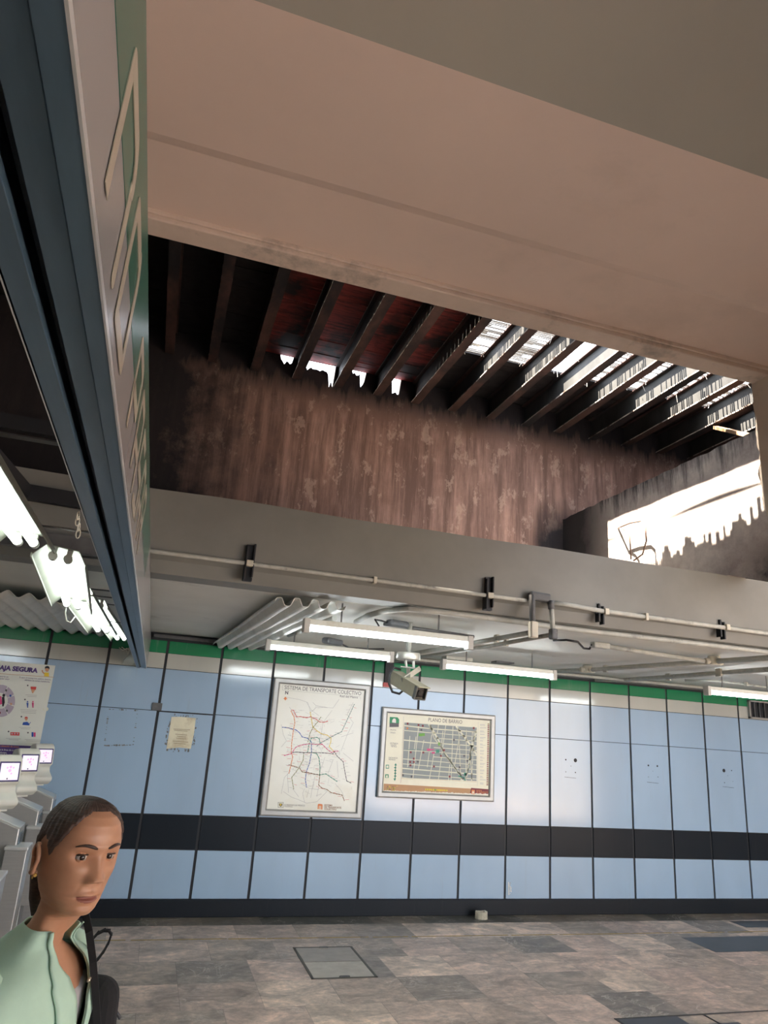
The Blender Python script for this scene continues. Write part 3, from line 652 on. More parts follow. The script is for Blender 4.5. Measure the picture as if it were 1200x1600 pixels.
conduit([(1.25, 5.35, 2.80), (1.20, 6.3, 2.80), (1.15, 6.8, 2.80)], 0.022, 'Short pale pipe behind the left end of the nearest tube')
for (px, py, s, lab) in ((918, 1047, 0.055, 'Pale ceiling junction box, left of the two on the right pipes'), (1116, 1034, 0.058, 'Pale ceiling junction box, right of the two on the right pipes')):
    p = at(px, py, 2, zp); t = thing('junction_box', lab, 'junction box', (p.x, p.y, p.z), 'ceiling junction boxes')
    MB().tube([p + Vector((0, 0, 0.05)), p + Vector((0, 0, -0.030))], s, 16).build('body', M_fit, t, bevel=0.004)
    for dx, dy in ((-1, 0.1), (1, 0.1), (0, 1), (0, -1)):
        MB().tube([p, p + Vector((dx, dy, 0)) * (s + 0.035)], 0.028, 10).build('hub', M_fit, t)
p = at(937, 1008, 2, 2.80); q = at(925, 1007, 2, 2.80)
t = thing('pull_box', 'Pale grey inline conduit body with a black flexible cable', 'conduit box', (p.x, p.y, p.z))
MB().bar(q, at(950, 1010, 2, 2.80), 0.075, 0.05).build('body', M_conduit, t, bevel=0.012)
MB().tube([at(865, 1001, 2, 2.80), at(885, 1000, 2, 2.79), at(903, 1003, 2, 2.78), at(912, 1013, 2, 2.76), at(921, 1014, 2, 2.77), q], 0.009, 8).build('flexible_cable', M_rubber, t)
p = at(633, 976, 2, 2.81)
t = thing('pull_box', 'Dark grey inline conduit body above the nearest tube', 'conduit box', (p.x, p.y, p.z))
MB().bar(at(606, 972, 2, 2.81), at(636, 977, 2, 2.81), 0.085, 0.05).build('body', M_darkfit, t, bevel=0.02)
MB().tube([at(606, 973, 2, 2.81), at(596, 970, 2, 2.80), at(586, 968, 2, 2.79), at(592, 978, 2, 2.75)], 0.007, 8).build('flexible_cable', M_rubber, t)
p = at(520, 1003, 2, 2.80)
t = thing('pull_box', 'Dark grey inline conduit body between the two left tubes', 'conduit box', (p.x, p.y, p.z))
MB().bar(at(508, 1000, 2, 2.79), at(531, 1005, 2, 2.79), 0.10, 0.06).build('body', M_darkfit, t, bevel=0.02)
MB().tube([at(531, 1005, 2, 2.79), at(545, 1012, 2, 2.76), at(575, 1014, 2, 2.76), at(600, 1014, 2, 2.78)], 0.008, 8).build('flexible_cable', M_rubber, t)
# wall-top trays: boxes and dark trunking
tag(MB().box((-0.1, 8.31, 2.80), (9.0, 8.37, 2.835)).build('cable_trunking', M_darkfit, None), 'Thin dark cable trunking where the low ceiling meets the panelled wall', 'cable trunking')
for px, py, w_, lab in ((716, 1026, 0.34, 'Grey metal box under the ceiling right of the near tube'), (787, 1031, 0.24, 'Dark metal box under the ceiling above the third tube')):
    p = at(px, py, 1, 7.8)
    tag(MB().box((p.x - w_ / 2, 7.75, p.z - 0.045), (p.x + w_ / 2, 7.9, p.z + 0.045)).build('cable_box', M_conduit if px < 750 else M_darkfit, bevel=0.006), lab, 'cable box')
# louvre vent at the top right of the panelled wall
t = thing('wall_vent', 'Dark louvred vent set high in the panelled wall at the right edge', 'vent', (8.35, D - 0.02, 2.6))
MB().box((8.11, D - 0.05, 2.48), (8.135, D, 2.73)).box((8.11, D - 0.05, 2.48), (8.75, D, 2.50)).box((8.11, D - 0.05, 2.71), (8.75, D, 2.73)).box((8.73, D - 0.05, 2.48), (8.75, D, 2.73)).build('frame', M_frame, t)
MB().box((8.13, D - 0.02, 2.49), (8.74, D, 2.72)).build('backing', M_black, t)
for i in range(6): MB().box((8.20 + i * 0.09, D - 0.045, 2.50), (8.215 + i * 0.09, D - 0.015, 2.71)).build('slat', M_darkfit, t)
# dark steel tray frame left of the sign
t = thing('steel_tray', 'Dark sooty steel tray frame hanging behind the left trough lights', 'steel frame', (-0.9, 4.3, 3.1))
MB().bar((-2.6, 4.40, 3.63), (-0.5, 4.40, 3.60), 0.05, 0.09).build('cross_bar', M_black, t)
MB().bar((-2.6, 4.40, 3.24), (-0.3, 4.40, 3.18), 0.05, 0.09).build('cross_bar', M_black, t)
MB().bar((-0.90, 2.4, 3.02), (-0.90, 4.40, 3.2), 0.06, 0.07).build('side_bar', M_black, t)
MB().bar((-2.6, 4.42, 2.93), (-0.3, 4.42, 2.92), 0.05, 0.10).build('cross_bar', M_darkfit, t)
# ================================================================== CCTV
pf = at(656, 1082, 1, 5.25); pr_ = at(619, 1060, 1, 5.56)
t = thing('surveillance_camera', 'Beige box surveillance camera hanging from the low ceiling', 'surveillance camera', (pr_.x, pr_.y, pr_.z))
d = (pf - pr_).normalized(); r = d.cross(Vector((0, 0, 1))).normalized(); u = r.cross(d)
M_cam = mat('camera_housing', (0.36, 0.34, 0.25), 0.38, 0.2, var=0.1)
def cb(mb, a, b_, hw, hh): P = [q + r * sx * hw + u * sz * hh for q in (a, b_) for sx, sz in ((-1, -1), (1, -1), (1, 1), (-1, 1))]; return mb.hexa(P)
cb(MB(), pr_ - d * 0.02, pf, 0.048, 0.050).build('housing', M_cam, t, bevel=0.008)
cb(MB(), pr_ - d * 0.02 + u * 0.052, pf + d * 0.045 + u * 0.052, 0.056, 0.005).build('sun_shield', M_cam, t, bevel=0.002)
hb = MB()
cb(hb, pf - d * .01 + r * 0.050, pf + d * .02 + r * 0.050, 0.005, 0.052); cb(hb, pf - d * .01 - r * 0.050, pf + d * .02 - r * 0.050, 0.005, 0.052)
cb(hb, pf - d * .01 - u * 0.050, pf + d * .02 - u * 0.050, 0.05, 0.005); cb(hb, pf - d * .01 + u * 0.046, pf + d * .02 + u * 0.046, 0.05, 0.005)
hb.build('front_bezel', mat('bezel', (0.10, 0.105, 0.10), 0.4), t)
cb(MB(), pf, pf + d * 0.003, 0.040, 0.040).build('window_glass', mat('lens_glass', (0.01, 0.012, 0.015), 0.08), t)
MB().tube([pf + d * 0.002, pf + d * 0.010], 0.022, 20).build('lens', mat('lens_ring', (0.03, 0.03, 0.03), 0.2), t)
hp = at(638, 1026, 1, 5.52)
b = MB(); b.tube([hp + Vector((0, 0, -0.028)), hp + Vector((0, 0, 0.030))], 0.098, 28); b.build('mounting_disc', mat('disc', (0.50, 0.50, 0.46), 0.35, 0.4), t, bevel=0.006)
MB().tube([hp + Vector((0, 0, 0.02)), (hp.x, hp.y, ZC + 0.002)], 0.02, 10).build('hanging_rod', M_conduit, t)
b = MB(); b.bar(hp + Vector((-0.03, -.02, -.03)), hp + Vector((-.02, -.02, -.085)), 0.012, 0.03); b.bar(hp + Vector((0.035, -.03, -.03)), hp + Vector((.04, -.03, -.085)), 0.012, 0.03)
m_ = pr_.lerp(pf, 0.45) + u * 0.056
b.bar(hp + Vector((-.06, 0, -.085)), hp + Vector((.09, -.06, -.095)), 0.05, 0.008); b.bar(hp + Vector((.085, -.06, -.09)), m_ + r * 0.055 - u * 0.03, 0.008, 0.04); b.bar(hp + Vector((0.0, -.02, -.09)), m_, 0.03, 0.02)
b.build('bracket', mat('bracket_metal', (0.30, 0.30, 0.26), 0.4, 0.5), t)
cbp = [(626, 1046), (615, 1043), (609, 1053), (608, 1068), (613, 1081), (624, 1084), (631, 1078), (627, 1072)]
MB().tube([at(x, y, 1, 5.50 - 0.01 * i) for i, (x, y) in enumerate(cbp)], 0.010, 10).build('cable', M_rubber, t)
# small red sign on the wall just behind the camera
t = thing('wall_sign', 'Small dark box with a red label on the wall behind the surveillance camera', 'sign', (2.65, D - .02, 2.6))
MB().box((2.635, D - 0.05, 2.53), (2.74, D - 0.012, 2.80)).build('box', M_black, t)
MB().box((2.625, D - 0.03, 2.478), (2.72, D - 0.012, 2.53)).build('red_label', mat('red_sign', (0.45, 0.03, 0.02), 0.4), t)
# ================================================================== THINGS ON THE FLOOR
t = thing('floor_hatch', 'Rectangular grey floor hatch with a metal rim in the marble floor', 'floor hatch', (1.86, 6.88, 0))
fx0, fx1, fy0, fy1 = 1.58, 2.15, 6.45, 7.29
b = MB()
for lo, hi in (((fx0, fy0, -.01), (fx0 + .02, fy1, .004)), ((fx1 - .02, fy0, -.01), (fx1, fy1, .004)), ((fx0, fy0, -.01), (fx1, fy0 + .02, .004)), ((fx0, fy1 - .02, -.01), (fx1, fy1, .004))): b.box(lo, hi)
b.build('rim', mat('hatch_rim', (0.10, 0.095, 0.08), 0.5, 0.4), t)
MB().box((fx0 + .024, fy0 + .024, -.01), (fx1 - .024, 6.86, .003)).build('front_cover', mat('hatch_stone', (0.46, 0.44, 0.39), 0.45, var=0.15, scale=7), t)
MB().box((fx0 + .024, 6.875, -.01), (fx1 - .024, fy1 - .024, .003)).build('rear_cover', mat('hatch_stone2', (0.33, 0.31, 0.28), 0.45, var=0.15, scale=7), t)
for yy in (6.475, 7.262): MB().tube([(1.82, yy, 0.004), (1.83, yy, 0.008), (1.90, yy, 0.008), (1.91, yy, 0.004)], 0.007, 8).build('handle', M_darkfit, t)
t = thing('stone_block', 'Small hollow pale stone block on the floor against the skirting', 'stone block', (3.94, 8.20, 0))
b = MB(); ro, ri = 0.065, 0.038; v = []
for k in range(10):
    a = 2 * PI * k / 10; j = 1 + 0.06 * math.sin(k * 2.7); v.append([b.bm.verts.new((3.94 + rr * j * math.cos(a) * 1.15, 8.22 + rr * j * math.sin(a), z)) for rr, z in ((ro, 0), (ro, .07 + .006 * math.sin(k * 1.9)), (ri, .072), (ri, .0))])
for k in range(10):
    n_ = (k + 1) % 10
    for j in range(3): b.bm.faces.new((v[k][j], v[n_][j], v[n_][j + 1], v[k][j + 1]))
b.build('stone_ring', mat('stone', (0.5, 0.48, 0.38), 0.8, var=0.2, scale=25, bmp=0.5), t)
t = thing('floor_grate', 'Dark stone-filled floor hatch at the lower right corner of the floor', 'floor hatch', (4.2, 5.0, 0))
MB().box((3.74, 4.6, -.01), (4.28, 5.385, .002)).build('cover', M_slate, t)
MB().box((3.72, 5.385, -.01), (5.3, 5.40, .004)).box((4.53, 4.6, -.01), (4.545, 5.385, .004)).box((3.72, 4.6, -.01), (3.74, 5.4, .004)).build('rim', mat('rim_metal', (0.05, 0.05, 0.05), 0.5, 0.4), t)
# scribble of white residue low on a panel
b = MB()
for i in range(7):
    z = 0.22 + i * 0.018; b.bar((4.35 + random.uniform(0, .02), D - 0.0145, z), (4.39 + random.uniform(-.015, .01), D - 0.0145, z + random.uniform(0, .03)), 0.008, 0.002)
b.bar((4.36, D - .0145, .21), (4.355, D - .0145, .35), 0.012, 0.002); b.bar((4.39, D - .0145, .24), (4.375, D - .0145, .31), 0.010, 0.002)
tag(b.build('paper_scrap', mat('scrap', (0.7, 0.72, 0.68), 0.7)), 'Torn white sticker remains low on a panel beside a joint', 'sticker remains')
# drilled holes and adhesive marks
for cx, cz, pat, lab in ((5.33, 1.76, 0, 'left, with one large hole'), (6.83, 1.76, 1, 'middle, with two equal holes'), (8.05, 1.76, 2, 'right, on the stained panel')):
    pass
def holes(px, py, pts, lab):
    b = MB()
    for dx, dy, rr in pts:
        p = at(px + dx, py + dy, 1, D - 0.0125); b.tube([p, p + Vector((0, -0.0015, 0))], rr, 12)
    a = at(px - 8, py + 24, 1, D - .0135); c = at(px + 10, py + 26, 1, D - .0135); b.bar(a, c, 0.0015, 0.004)
    tag(b.build('bolt_holes', M_black), lab, 'bolt holes', 'patterns of old bolt holes in the blue panels')
holes(890, 1190, [(-6, -3, .010), (9, -2, .024), (2, 7, .005), (-6, 16, .006), (9, 17, .008)], 'Old bolt holes in a blue panel, leftmost pattern with one large hole')
holes(1019, 1198, [(-6, -2, .012), (8, -1, .012), (1, 7, .004), (-6, 16, .005), (9, 16, .006)], 'Old bolt holes in a blue panel, middle pattern with two equal holes')
holes(1137, 1205, [(-6, -1, .024), (6, -1, .008), (0, 7, .004), (-5, 18, .007), (8, 16, .004)], 'Old bolt holes in a blue panel, rightmost pattern')
# outline of a removed notice
b = MB(); random.seed(3)
ol = [(170, 1108), (215, 1110), (208, 1164), (163, 1165)]
P = [at(x, y, 1, D - 0.0132) for x, y in ol]
for i in range(4):
    a, c = P[i], P[(i + 1) % 4]; n_ = 26
    for k in range(n_):
        if random.random() < (0.75 if i in (2,) else 0.5):
            q = a.lerp(c, (k + random.random()) / n_); s_ = random.uniform(.003, .010)
            b.box((q.x - s_, q.y, q.z - s_ * random.uniform(.3, 1)), (q.x + s_, q.y + 0.0012, q.z + s_ * random.uniform(.3, 1)))
tag(b.build('adhesive_marks', mat('old_glue', (0.16, 0.17, 0.17), 0.8, var=0.3)), 'Grey rectangular outline of old glue where a notice was removed', 'glue marks')
t = thing('old_notice', 'Small yellowed torn paper notice on a blue panel, left of the maps', 'notice', (0.35, D - .015, 1.8))
b = MB(); P = [at(x, y, 1, D - 0.0135) for x, y in ((268, 1120), (282, 1120), (306, 1122), (303, 1147), (298, 1170), (280, 1168), (260, 1170), (264, 1146))]
b.poly(P, 0.0015, (0, -1, 0)); b.build('sheet', mat('old_paper', (0.70, 0.68, 0.52), 0.7, var=0.08, scale=9, dirt=(0.42, 0.34, 0.20), dlo=0.52, dhi=0.75), t)
b = MB()
for (y_, x0, x1) in ((1139, 271, 297), (1141, 272, 293), (1147, 274, 292), (1150, 276, 290), (1153, 275, 291), (1158, 270, 294), (1161, 271, 290)):
    b.bar(at(x0, y_ - 0, 1, D - .0155), at(x1, y_ + 1.5, 1, D - .0155), 0.0015, 0.006)
b.build('printed_lines', mat('faded_print', (0.35, 0.30, 0.2), 0.7), t)
b = MB()
for i in range(60):
    s_ = i % 4; a, c = [(P[0], P[2]), (P[2], P[4]), (P[4], P[6]), (P[6], P[0])][s_]
    q = a.lerp(c, random.random()) + (a.lerp(c, .5) - Vector((0.35, D - .0135, 1.8))).normalized() * random.uniform(0, .03); e = random.uniform(.003, .012)
    b.box((q.x - e * .6, D - .0134, q.z - e), (q.x + e * .6, D - .0125, q.z + e))
b.build('glue_residue', mat('old_glue', (0.16, 0.17, 0.17), 0.8), t)
# little bracket plate on the joint
tag(MB().box((-0.0, D - .03, 2.02), (0.105, D - .011, 2.10)).build('joint_plate', M_darkfit, bevel=.004), 'Small dark metal plate on the panel joint above the old notice', 'metal plate')
# wire remains by the trough light
t_ = MB()
for q in ([(186, 1012), (192, 1016), (198, 1013), (203, 1016)], [(190, 1011), (196, 1015), (203, 1012)], [(198, 1016), (200, 1023), (194, 1030), (190, 1036)], [(203, 1013), (200, 1022)]):
    t_.tube([at(x, y, 1, D - 0.03) for x, y in q], 0.006, 6)
tag(t_.build('loose_wire', M_lampmetal), 'Tangle of thin white wire on the wall below the farthest trough light', 'wire')
# ================================================================== WALL MAPS AND POSTER
def pm(name, col, r=0.5): return mat('print_' + name, col, r, var=0.03, scale=20)
def frame_box(x0, x1, z0, z1, w_, t, yb=D - 0.012, dep=0.045, pm_=None):
    yf = yb - dep; b = MB()
    # four mitred, slightly domed profiles
    for (A, B, dA) in (((x0, z0), (x1, z0), (0, 1)), ((x1, z0), (x1, z1), (-1, 0)), ((x1, z1), (x0, z1), (0, -1)), ((x0, z1), (x0, z0), (1, 0))):
        ax, az = A; bx, bz = B; L = Vector((bx - ax, 0, bz - az)).normalized(); I = Vector((dA[0], 0, dA[1]))
        a = Vector((ax, 0, az)); c = Vector((bx, 0, bz))
        pts = []
        for P, s in ((a, 1), (c, -1)):
            for off, y in ((0, yb), (0, yf + .006), (w_ * .2, yf), (w_ * .75, yf), (w_, yf + .012), (w_, yb)):
                q = P + I * off + L * s * off; pts.append(b.bm.verts.new((q.x, y, q.z)))
        for j in range(6): b.bm.faces.new((pts[j], pts[(j + 1) % 6], pts[6 + (j + 1) % 6], pts[6 + j]))
        b.bm.faces.new(pts[:6]); b.bm.faces.new(pts[6:][::-1])
    return b.build('frame', M_frame, t)
class Print:
    """thin printed marks lying on a sheet whose plane is y = Y (facing the room)"""
    def __init__(s, Y, ox, oy, sc): s.Y = Y; s.o = (ox, oy, sc); s.L = {}
    def p(s, cx, cy): return at(s.o[0] + cx / s.o[2], s.o[1] + cy / s.o[2], 1, s.Y)
    def mb(s, k):
        if k not in s.L: s.L[k] = MB()
        return s.L[k]
    def line(s, k, pts, w_, lift=0.0006):
        P = [s.p(*q) for q in pts]
        for a, c in zip(P[:-1], P[1:]):
            if (c - a).length < 1e-4: continue
            d = (c - a).normalized(); n_ = Vector((-d.z, 0, d.x)) * w_ / 2; e = d * w_ * 0.3; y = Vector((0, -lift, 0))
            s.mb(k).quad([a - n_ - e + y, c - n_ + e + y, c + n_ + e + y, a + n_ - e + y])
    def rect(s, k, x0, y0, x1, y1, lift=0.0006):
        P = [s.p(x0, y0), s.p(x1, y0), s.p(x1, y1), s.p(x0, y1)]; s.mb(k).quad([q + Vector((0, -lift, 0)) for q in P])
    def shape(s, k, pts, lift=0.0008):
        f = s.mb(k).bm; f.faces.new([f.verts.new(s.p(*q) + Vector((0, -lift, 0))) for q in pts])
    def text(s, k, t, cx, cy, size, align='LEFT', bold=0.0, sx=1.0, lift=0.0008, dx=(1, 0, 0)):
        o = s.p(cx, cy); s.mb(k).add(text(t, size, (o.x, s.Y - lift, o.z), dx, (0, 0, 1), align, 0.0002, bold, sx))
    def done(s, parent, mats, names):
        for k, b in s.L.items(): b.build(names.get(k, 'printed_' + k), mats[k], parent)
COLS = {'grey': pm('grey', (0.42, 0.43, 0.42)), 'dark': pm('dark', (0.10, 0.10, 0.11)), 'orange': pm('orange', (0.75, 0.24, 0.07)), 'red': pm('red', (0.62, 0.07, 0.06)), 'blue': pm('blue', (0.03, 0.10, 0.42)),
        'pink': pm('pink', (0.65, 0.06, 0.22)), 'yellow': pm('yellow', (0.80, 0.60, 0.05)), 'olive': pm('olive', (0.25, 0.27, 0.12)), 'teal': pm('teal', (0.03, 0.28, 0.18)), 'green': pm('green', (0.02, 0.28, 0.12)),
        'brown': pm('brown', (0.25, 0.13, 0.05)), 'greygreen': pm('greygreen', (0.15, 0.26, 0.24)), 'block': pm('block', (0.27, 0.31, 0.31)), 'cream': pm('cream', (0.74, 0.75, 0.60)), 'tan': pm('tan', (0.50, 0.28, 0.13)),
        'maroon': pm('maroon', (0.20, 0.02, 0.03)), 'purple': pm('purple', (0.09, 0.045, 0.21)), 'lilac': pm('lilac', (0.46, 0.41, 0.50)), 'white': pm('white', (0.82, 0.83, 0.80)), 'skin': pm('skin', (0.62, 0.34, 0.20)), 'black': pm('black', (0.015, 0.015, 0.02)), 'greentree': pm('greentree', (0.15, 0.40, 0.06)), 'torn': pm('torn', (0.82, 0.80, 0.70))}
NM = {'grey': 'printed_grey_marks', 'dark': 'dark_lettering', 'block': 'street_blocks', 'cream': 'streets'}
random.seed(11)
# --- network map
t = thing('network_map', 'Tall framed metro network map with coloured lines on the panelled wall', 'map', (1.88, D - .03, 1.74))
frame_box(1.300, 2.462, 0.995, 2.482, 0.070, t)
MB().box((1.36, D - .036, 1.05), (2.40, D - .014, 2.43)).build('map_sheet', M_paper, t)
Y1 = D - 0.036; p = Print(Y1, 400, 1050, 6.316)
p.text('dark', 'SISTEMA DE TRANSPORTE COLECTIVO', 278, 168, 0.062, sx=0.86, bold=0.0)
p.line('grey', [(262, 130), (262, 178), (1030, 245), (1030, 270)], 0.0025); p.line('grey', [(262, 130), (290, 133)], 0.0025)
p.text('dark', 'Red del Metro', 1005, 262, 0.038, 'RIGHT')
p.text('dark', 'N', 285, 218, 0.05, bold=0.002)
p.shape('orange', [(290, 242), (305, 262), (290, 282), (275, 262)]); p.shape('orange', [(265, 262), (290, 257), (314, 265), (290, 268)])
LW = 0.0085
net = {'orange': [[(345, 385), (375, 440), (383, 500), (368, 580), (352, 700), (348, 790), (362, 840), (345, 915), (325, 1000)]],
       'red': [[(350, 375), (370, 378), (400, 442), (440, 440), (500, 452), (540, 442), (600, 470), (625, 492), (670, 497), (708, 485)]],
       'yellow': [[(535, 395), (548, 470), (560, 540), (600, 580), (650, 612), (700, 622), (740, 650), (738, 690), (722, 735), (765, 780)]],
       'olive': [[(640, 445), (610, 490), (565, 545), (535, 600), (512, 690)], [(472, 795), (465, 870), (430, 935), (400, 980), (352, 1040), (362, 1100), (372, 1155)]],
       'blue': [[(260, 545), (320, 552), (395, 572), (430, 600), (455, 640), (510, 655), (545, 690), (548, 790), (528, 900), (497, 985), (487, 1060), (498, 1138)]],
       'pink': [[(278, 825), (350, 805), (390, 745), (430, 725), (520, 708), (590, 715), (650, 710), (700, 760), (745, 795), (770, 782), (812, 782)]],
       'greygreen': [[(970, 318), (905, 460), (845, 590), (780, 620), (700, 665), (640, 700), (600, 730)]],
       'teal': [[(510, 790), (520, 730), (545, 655), (600, 645), (625, 660), (632, 700)], [(545, 790), (600, 808), (622, 850), (632, 940), (628, 1015), (690, 1005), (740, 1040), (800, 1080)]],
       'dark': [[(362, 795), (400, 790), (470, 795), (560, 795), (660, 797), (760, 808), (772, 785), (800, 830), (860, 885), (880, 1000), (895, 1075), (938, 1095)]],
       'brown': [[(325, 915), (375, 930), (430, 948), (455, 985), (520, 995), (630, 1018), (618, 1115), (650, 1145), (700, 1160), (740, 1190), (850, 1215), (872, 1270)]]}
for k, LL in net.items():
    for li in LL:
        p.line(k, li, LW)
        for a, c in zip(li[:-1], li[1:]):                      # stations with tiny name lines beside them
            L = math.hypot(c[0] - a[0], c[1] - a[1]); n_ = max(1, int(L / 26))
            for i in range(n_):
                f_ = (i + .5) / n_; x = a[0] + (c[0] - a[0]) * f_; y = a[1] + (c[1] - a[1]) * f_
                p.rect('cream', x - 2.6, y - 2.6, x + 2.6, y + 2.6, 0.0010)
                s_ = random.choice((-1, 1)); l_ = random.uniform(20, 42)
                p.line('red' if random.random() < .4 else 'grey', [(x + s_ * 12, y + random.uniform(-6, 6)), (x + s_ * (12 + l_), y + s_ * 3)], 0.0028)
gl = [[(300, 250), (420, 270), (510, 300), (540, 400), (600, 345), (760, 355), (820, 270)], [(960, 300), (900, 420), (960, 500), (900, 620), (840, 780)], [(250, 520), (270, 620), (300, 680), (250, 740)],
      [(330, 345), (380, 420)], [(560, 300), (590, 330), (700, 350)], [(750, 380), (660, 500), (640, 640)], [(500, 300), (550, 380), (620, 430)], [(270, 1180), (350, 1235), (420, 1260), (500, 1295), (600, 1280), (660, 1220), (700, 1180)],
      [(360, 1150), (420, 1230)], [(480, 1150), (460, 1200), (480, 1290)], [(560, 1110), (540, 1240)], [(620, 1120), (600, 1230)], [(250, 1200), (280, 1040), (340, 980)], [(310, 1000), (320, 1190)], [(800, 880), (812, 1040)],
      [(840, 640), (960, 600)], [(860, 800), (960, 880)], [(680, 840), (640, 960)], [(760, 870), (710, 1000)], [(780, 1100), (840, 1170), (870, 1230)], [(440, 1100), (530, 1150), (620, 1160)], [(520, 1160), (500, 1240)], [(580, 1030), (560, 1150)]]
for li in gl: p.line('grey', li, 0.003)
for i in range(150):
    x = random.gauss(580, 150); y = random.gauss(780, 230)
    if 260 < x < 960 and 320 < y < 1230:
        a = random.uniform(-0.5, 0.5) + random.choice((0, 0, PI / 2)); l_ = random.uniform(20, 60)
        p.line('grey', [(x, y), (x + math.cos(a) * l_, y + math.sin(a) * l_)], 0.0018)
p.rect('grey', 215, 1283, 272, 1340); p.rect('cream', 221, 1289, 266, 1334, .0010); p.shape('dark', [(228, 1297), (260, 1299), (258, 1318), (243, 1330), (228, 1316)], .0013); p.shape('yellow', [(236, 1302), (252, 1303), (250, 1315), (243, 1321), (236, 1314)], .0016)
p.text('dark', 'GOBIERNO DE MÉXICO', 278, 1318, 0.022); p.text('dark', 'TRANSPORTE', 278, 1332, 0.015)
p.shape('orange', [(608, 1352), (610, 1308), (618, 1300), (652, 1304), (657, 1312), (655, 1357)]); 
for xx in (620, 634): p.shape('cream', [(xx, 1354), (xx + 1, 1322), (xx + 4, 1318), (xx + 8, 1322), (xx + 7, 1355)], .0012)
for i, s_ in enumerate(('SISTEMA', 'DE TRANSPORTE', 'COLECTIVO')): p.text('brown', s_, 672, 1322 + i * 20, 0.026, bold=0.0006)
p.done(t, COLS, NM)
# --- neighbourhood map
t = thing('neighbourhood_map', 'Wide framed neighbourhood street map on the panelled wall', 'map', (3.38, D - .03, 1.74))
frame_box(2.632, 4.122, 1.232, 2.245, 0.068, t)
MB().box((2.69, D - .036, 1.29), (4.065, D - .014, 2.19)).build('map_sheet', M_paper2, t)
p = Print(D - .036, 580, 1090, 5.714)
p.text('dark', 'PLANO DE BARRIO', 508, 212, 0.062, sx=0.85)
p.shape('block', [(297, 222), (942, 268), (940, 745), (275, 715)])
def W(k, pts, w_): p.line(k, pts, w_, 0.0011)
for i in range(12):                                              # cross streets
    y0 = 255 + i * 42; W('cream', [(300 - i * 2, y0 + random.uniform(-5, 5)), (520, y0 + 20 + random.uniform(-4, 4)), (940, y0 + 52)], 0.008 if i % 3 else 0.013) if i not in (2, 4, 6) else W('cream', [(560, y0 + 22), (940, y0 + 50)], 0.008)
for x0, x1, yt, yb in ((345, 325, 345, 620), (425, 372, 235, 720), (470, 420, 380, 640), (400, 385, 350, 460), (600, 590, 245, 320), (540, 500, 330, 620), (665, 600, 250, 730), (560, 520, 500, 725), (730, 712, 258, 745), (640, 625, 300, 450), (780, 800, 260, 745), (850, 845, 290, 745), (790, 745, 330, 600), (905, 880, 300, 560), (920, 895, 300, 740), (880, 900, 450, 740), (700, 690, 600, 740)):
    W('cream', [(x0, yt), (x1, yb)], 0.008)
W('cream', [(515, 238), (590, 360), (640, 470), (700, 560), (800, 700), (815, 742)], 0.026); W('cream', [(525, 240), (560, 360), (620, 440)], 0.010)
W('cream', [(760, 258), (830, 350), (890, 430), (940, 510)], 0.022); W('cream', [(940, 300), (900, 430), (860, 650), (850, 700)], 0.020)
W('greygreen', [(290, 467), (420, 462), (520, 480), (610, 505), (650, 500), (730, 600), (800, 700)], 0.008); W('greygreen', [(520, 240), (610, 420)], 0.006); W('greygreen', [(900, 480), (870, 640), (850, 690)], 0.006)
def pr_(k, x0, y0, x1, y1): p.rect(k, x0, y0, x1, y1, 0.0016)
pr_('greentree', 425, 320, 455, 345); pr_('greentree', 455, 318, 478, 342); pr_('greentree', 598, 400, 612, 430); pr_('teal', 578, 465, 608, 492); pr_('pink', 498, 455, 530, 475); pr_('pink', 532, 460, 560, 470); pr_('pink', 540, 485, 568, 500)
for x, y in ((422, 245), (460, 252), (447, 288), (738, 378), (830, 520), (353, 488), (465, 490), (650, 470), (622, 520), (348, 575), (380, 545), (380, 575), (415, 572), (350, 605), (560, 615), (788, 622), (857, 565), (283, 692), (360, 705), (700, 705), (845, 688), (820, 722), (325, 232), (915, 272)):
    pr_('maroon' if (x + y) % 3 else 'dark', x - 8, y - 9, x + 8, y + 9)
p.shape('orange', [(312, 275), (322, 263), (334, 275), (322, 287)], .0016)
pr_('teal', 828, 672, 850, 700); p.line('teal', [(780, 700), (830, 715), (840, 740)], 0.012, .0016)
# left legend: station sign, arrows
p.shape('green', [(166, 172), (235, 176), (250, 195), (248, 235), (163, 228)]); pr_('dark', 163, 228, 246, 262); p.shape('white', [(186, 222), (188, 200), (200, 186), (216, 188), (222, 205), (220, 226)], .0018)
p.text('dark', 'SALIDAS', 168, 292, 0.020); p.text('dark', 'CALLES', 168, 316, 0.020)
for i, s_ in enumerate(('ENTRADA', 'SALIDA', 'METRO')): p.text('dark', s_, 168 + i * 4, 412 + i * 15, 0.022)
for i, s_ in enumerate(('DISTANCIA', 'METROS')): p.text('dark', s_, 155, 542 + i * 16, 0.022)
p.line('teal', [(218, 600), (212, 730)], 0.010); p.shape('teal', [(218, 585), (230, 605), (206, 604)]); p.shape('teal', [(210, 745), (222, 722), (198, 722)])
for y in (625, 650, 675, 700): p.line('teal', [(207, y), (222, y + 1)], 0.012)
p.rect('teal', 130, 600, 158, 634); p.rect('cream', 135, 606, 153, 628, .0012); p.rect('green', 125, 685, 155, 716); p.shape('cream', [(131, 712), (133, 696), (140, 690), (148, 697), (147, 714)], .0012)
p.line('grey', [(290, 170), (262, 762)], 0.003); p.line('grey', [(955, 218), (948, 790)], 0.003); p.line('grey', [(150, 262), (270, 272)], 0.003); p.line('tan', [(292, 224), (272, 716), (262, 765)], 0.002); p.line('tan', [(272, 722), (940, 752)], 0.002)
